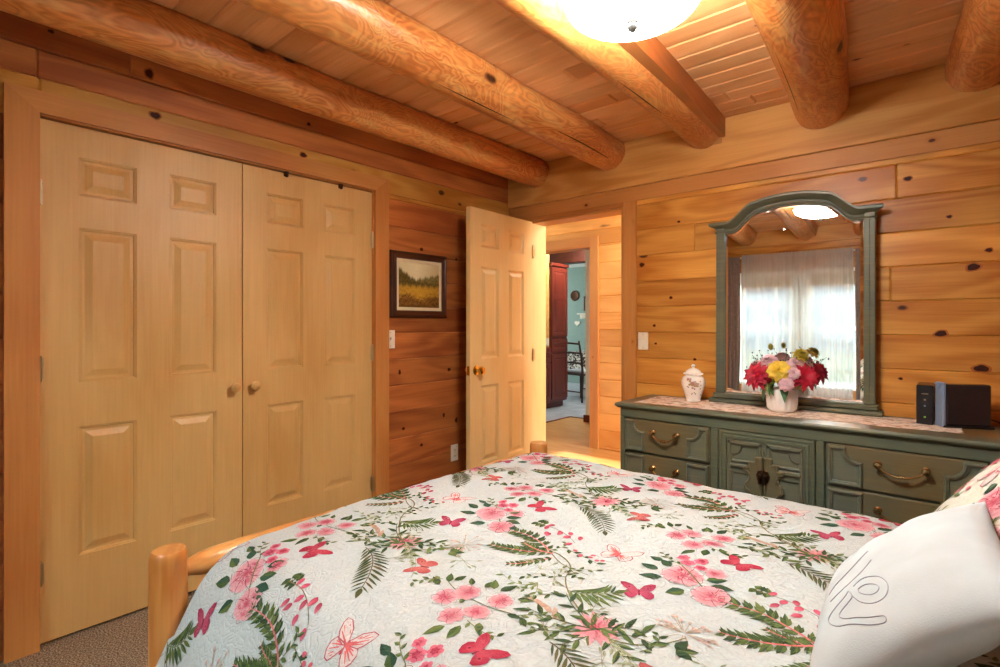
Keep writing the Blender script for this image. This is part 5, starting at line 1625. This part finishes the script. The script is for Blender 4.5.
# ---- pillows
def pillow_S(w, h, t, pinch=.05, seed=0, wrinkle=.004):
    rr = random.Random(seed); ph = [rr.uniform(0, 6.28) for _ in range(6)]
    def Sf(a, b, side=1):
        """a, b in -1..1"""
        q = max(0.0, (1 - abs(a) ** 2.6) * (1 - abs(b) ** 2.6))
        x = a * w / 2 * (1 - pinch * (1 - b * b) * abs(a) ** 3)
        y = b * h / 2 * (1 - pinch * (1 - a * a) * abs(b) ** 3)
        z = side * t / 2 * q ** .55
        z += wrinkle * q ** .5 * (sin(9 * a + 4 * b + ph[0]) * sin(7 * b - 3 * a + ph[1]) + .6 * sin(17 * a + ph[2] + 6 * b) * (1 - q))
        return Vector((x, y, z))
    return Sf
def pillow(name, label, cat, Sf, mat, loc, mtx, nseg=44, col=None, group=None):
    r = thing(name, label, cat, loc, mtx.to_euler(), group)
    mb = MB(); gs = {}
    for side in (1, -1):
        for i in range(nseg + 1):
            for j in range(nseg + 1):
                a = sin(pi / 2 * (-1 + 2 * i / nseg)); b = sin(pi / 2 * (-1 + 2 * j / nseg))
                if side == -1 and (i in (0, nseg) or j in (0, nseg)): gs[side, i, j] = gs[1, i, j]
                else: gs[side, i, j] = mb.vert(Sf(a, b, side), col)
        for i in range(nseg):
            for j in range(nseg):
                q = [gs[side, i, j], gs[side, i + 1, j], gs[side, i + 1, j + 1], gs[side, i, j + 1]]
                mb.face(q if side == 1 else q[::-1])
    return r, mb
def basis(ex, up_hint):
    ex = Vector(ex).normalized(); n = Vector(up_hint); n = (n - ex * n.dot(ex)).normalized(); ey = n.cross(ex)
    return Matrix((ex, ey, n)).transposed()
# white embroidered pillow: local x along the bed's width towards the camera, local y up the slope
PW = (.475, .300, .115)
SfA = pillow_S(*PW, pinch=.075, seed=4, wrinkle=.0035)
mA = basis((.027, -.418, .013), (-.66, .0, .72))
pA, mb = pillow('pillow', 'plump white pillow with grey outlined cursive embroidery, leaning in front of the floral sham', 'pillow', SfA, M['linen'], (-.054, 1.022, .838), mA)
mb.build('cover', M['linen'], pA, local=True, ang=80)
# grey double-outline stitched script, cut off by the pillow's curve
def on_pillow(Sf, w, h, x, y, lift):
    a, b = x / (w / 2), y / (h / 2)
    for _ in range(6):
        p = Sf(a, b); a += (x - p.x) / (w / 2); b += (y - p.y) / (h / 2)
        a, b = max(-.995, min(.995, a)), max(-.995, min(.995, b))
    p = Sf(a, b); return Vector((p.x, p.y, p.z + lift))
SCRIPT = [
    [(-.060, -.022), (-.030, -.031), (-.006, -.050), (.010, -.072), (.016, -.098)],
    [(.010, -.010), (.023, -.024), (.045, -.048), (.066, -.066), (.078, -.082)],
    [(.107, -.028), (.105, -.019), (.108, -.010), (.115, -.002), (.124, .001), (.131, -.003), (.132, -.011), (.126, -.020), (.116, -.027), (.107, -.028)],
    [(.086, -.037), (.079, -.024), (.086, -.009), (.097, .004), (.116, .012), (.134, .013), (.147, .007), (.151, -.004), (.148, -.016), (.137, -.028), (.118, -.037), (.098, -.043)],
    [(.098, -.043), (.115, -.040), (.120, -.048), (.123, -.058), (.128, -.066), (.137, -.065), (.154, -.052), (.171, -.027), (.178, -.006), (.183, -.0025), (.188, -.0035), (.1885, -.010), (.181, -.033), (.159, -.064), (.139, -.081), (.123, -.087), (.113, -.082), (.104, -.069), (.097, -.054), (.088, -.047)]]
for path in SCRIPT:
    sp = smooth_path([(a, b, 0) for a, b in path], 6)
    mb = MB(); mb.tube([on_pillow(SfA, PW[0], PW[1], q.x, q.y, .0004) for q in sp], .00075, 6)
    mb.build('embroidery', M['thread'], pA, local=True)
# floral shams leaning on the headboard
def sham(label, loc, mtx, seed, w, h, t):
    Sf = pillow_S(w, h, t, pinch=.05, seed=seed, wrinkle=.004)
    r, mb = pillow('floral_pillow', label, 'pillow', Sf, M['sham'], loc, mtx, col=lin('#c4bdb0'))
    P = Print(); lattice(P, -w / 2, w / 2, -h / 2, h / 2, .05 + .1 * seed, .02)
    def S2(u, v):
        a, b = u / (w / 2), v / (h / 2)
        a, b = max(-.999, min(.999, a)), max(-.999, min(.999, b))
        p = Sf(a, b); e = .01
        n = (Sf(min(a + e, 1), b) - Sf(max(a - e, -1), b)).cross(Sf(a, min(b + e, 1)) - Sf(a, max(b - e, -1)))
        n.normalize(); return p, n
    lay_print(mb, P, S2, -w / 2 * .93, w / 2 * .93, -h / 2 * .93, h / 2 * .93, base=.0016)
    mb.build('cover', M['sham'], r, local=True, ang=180, recalc=False)
    return r
mS = basis((0.0, -1, 0), (-.75, 0, .66))
sham('floral pillow sham behind the white embroidered pillow, at the dresser side of the bed', (.098, 1.395, .868), mS, 1, .62, .50, .17)
sham('floral pillow sham on the near side of the bed, behind the white embroidered pillow', (.20, .75, .855), mS, 2, .56, .46, .15)
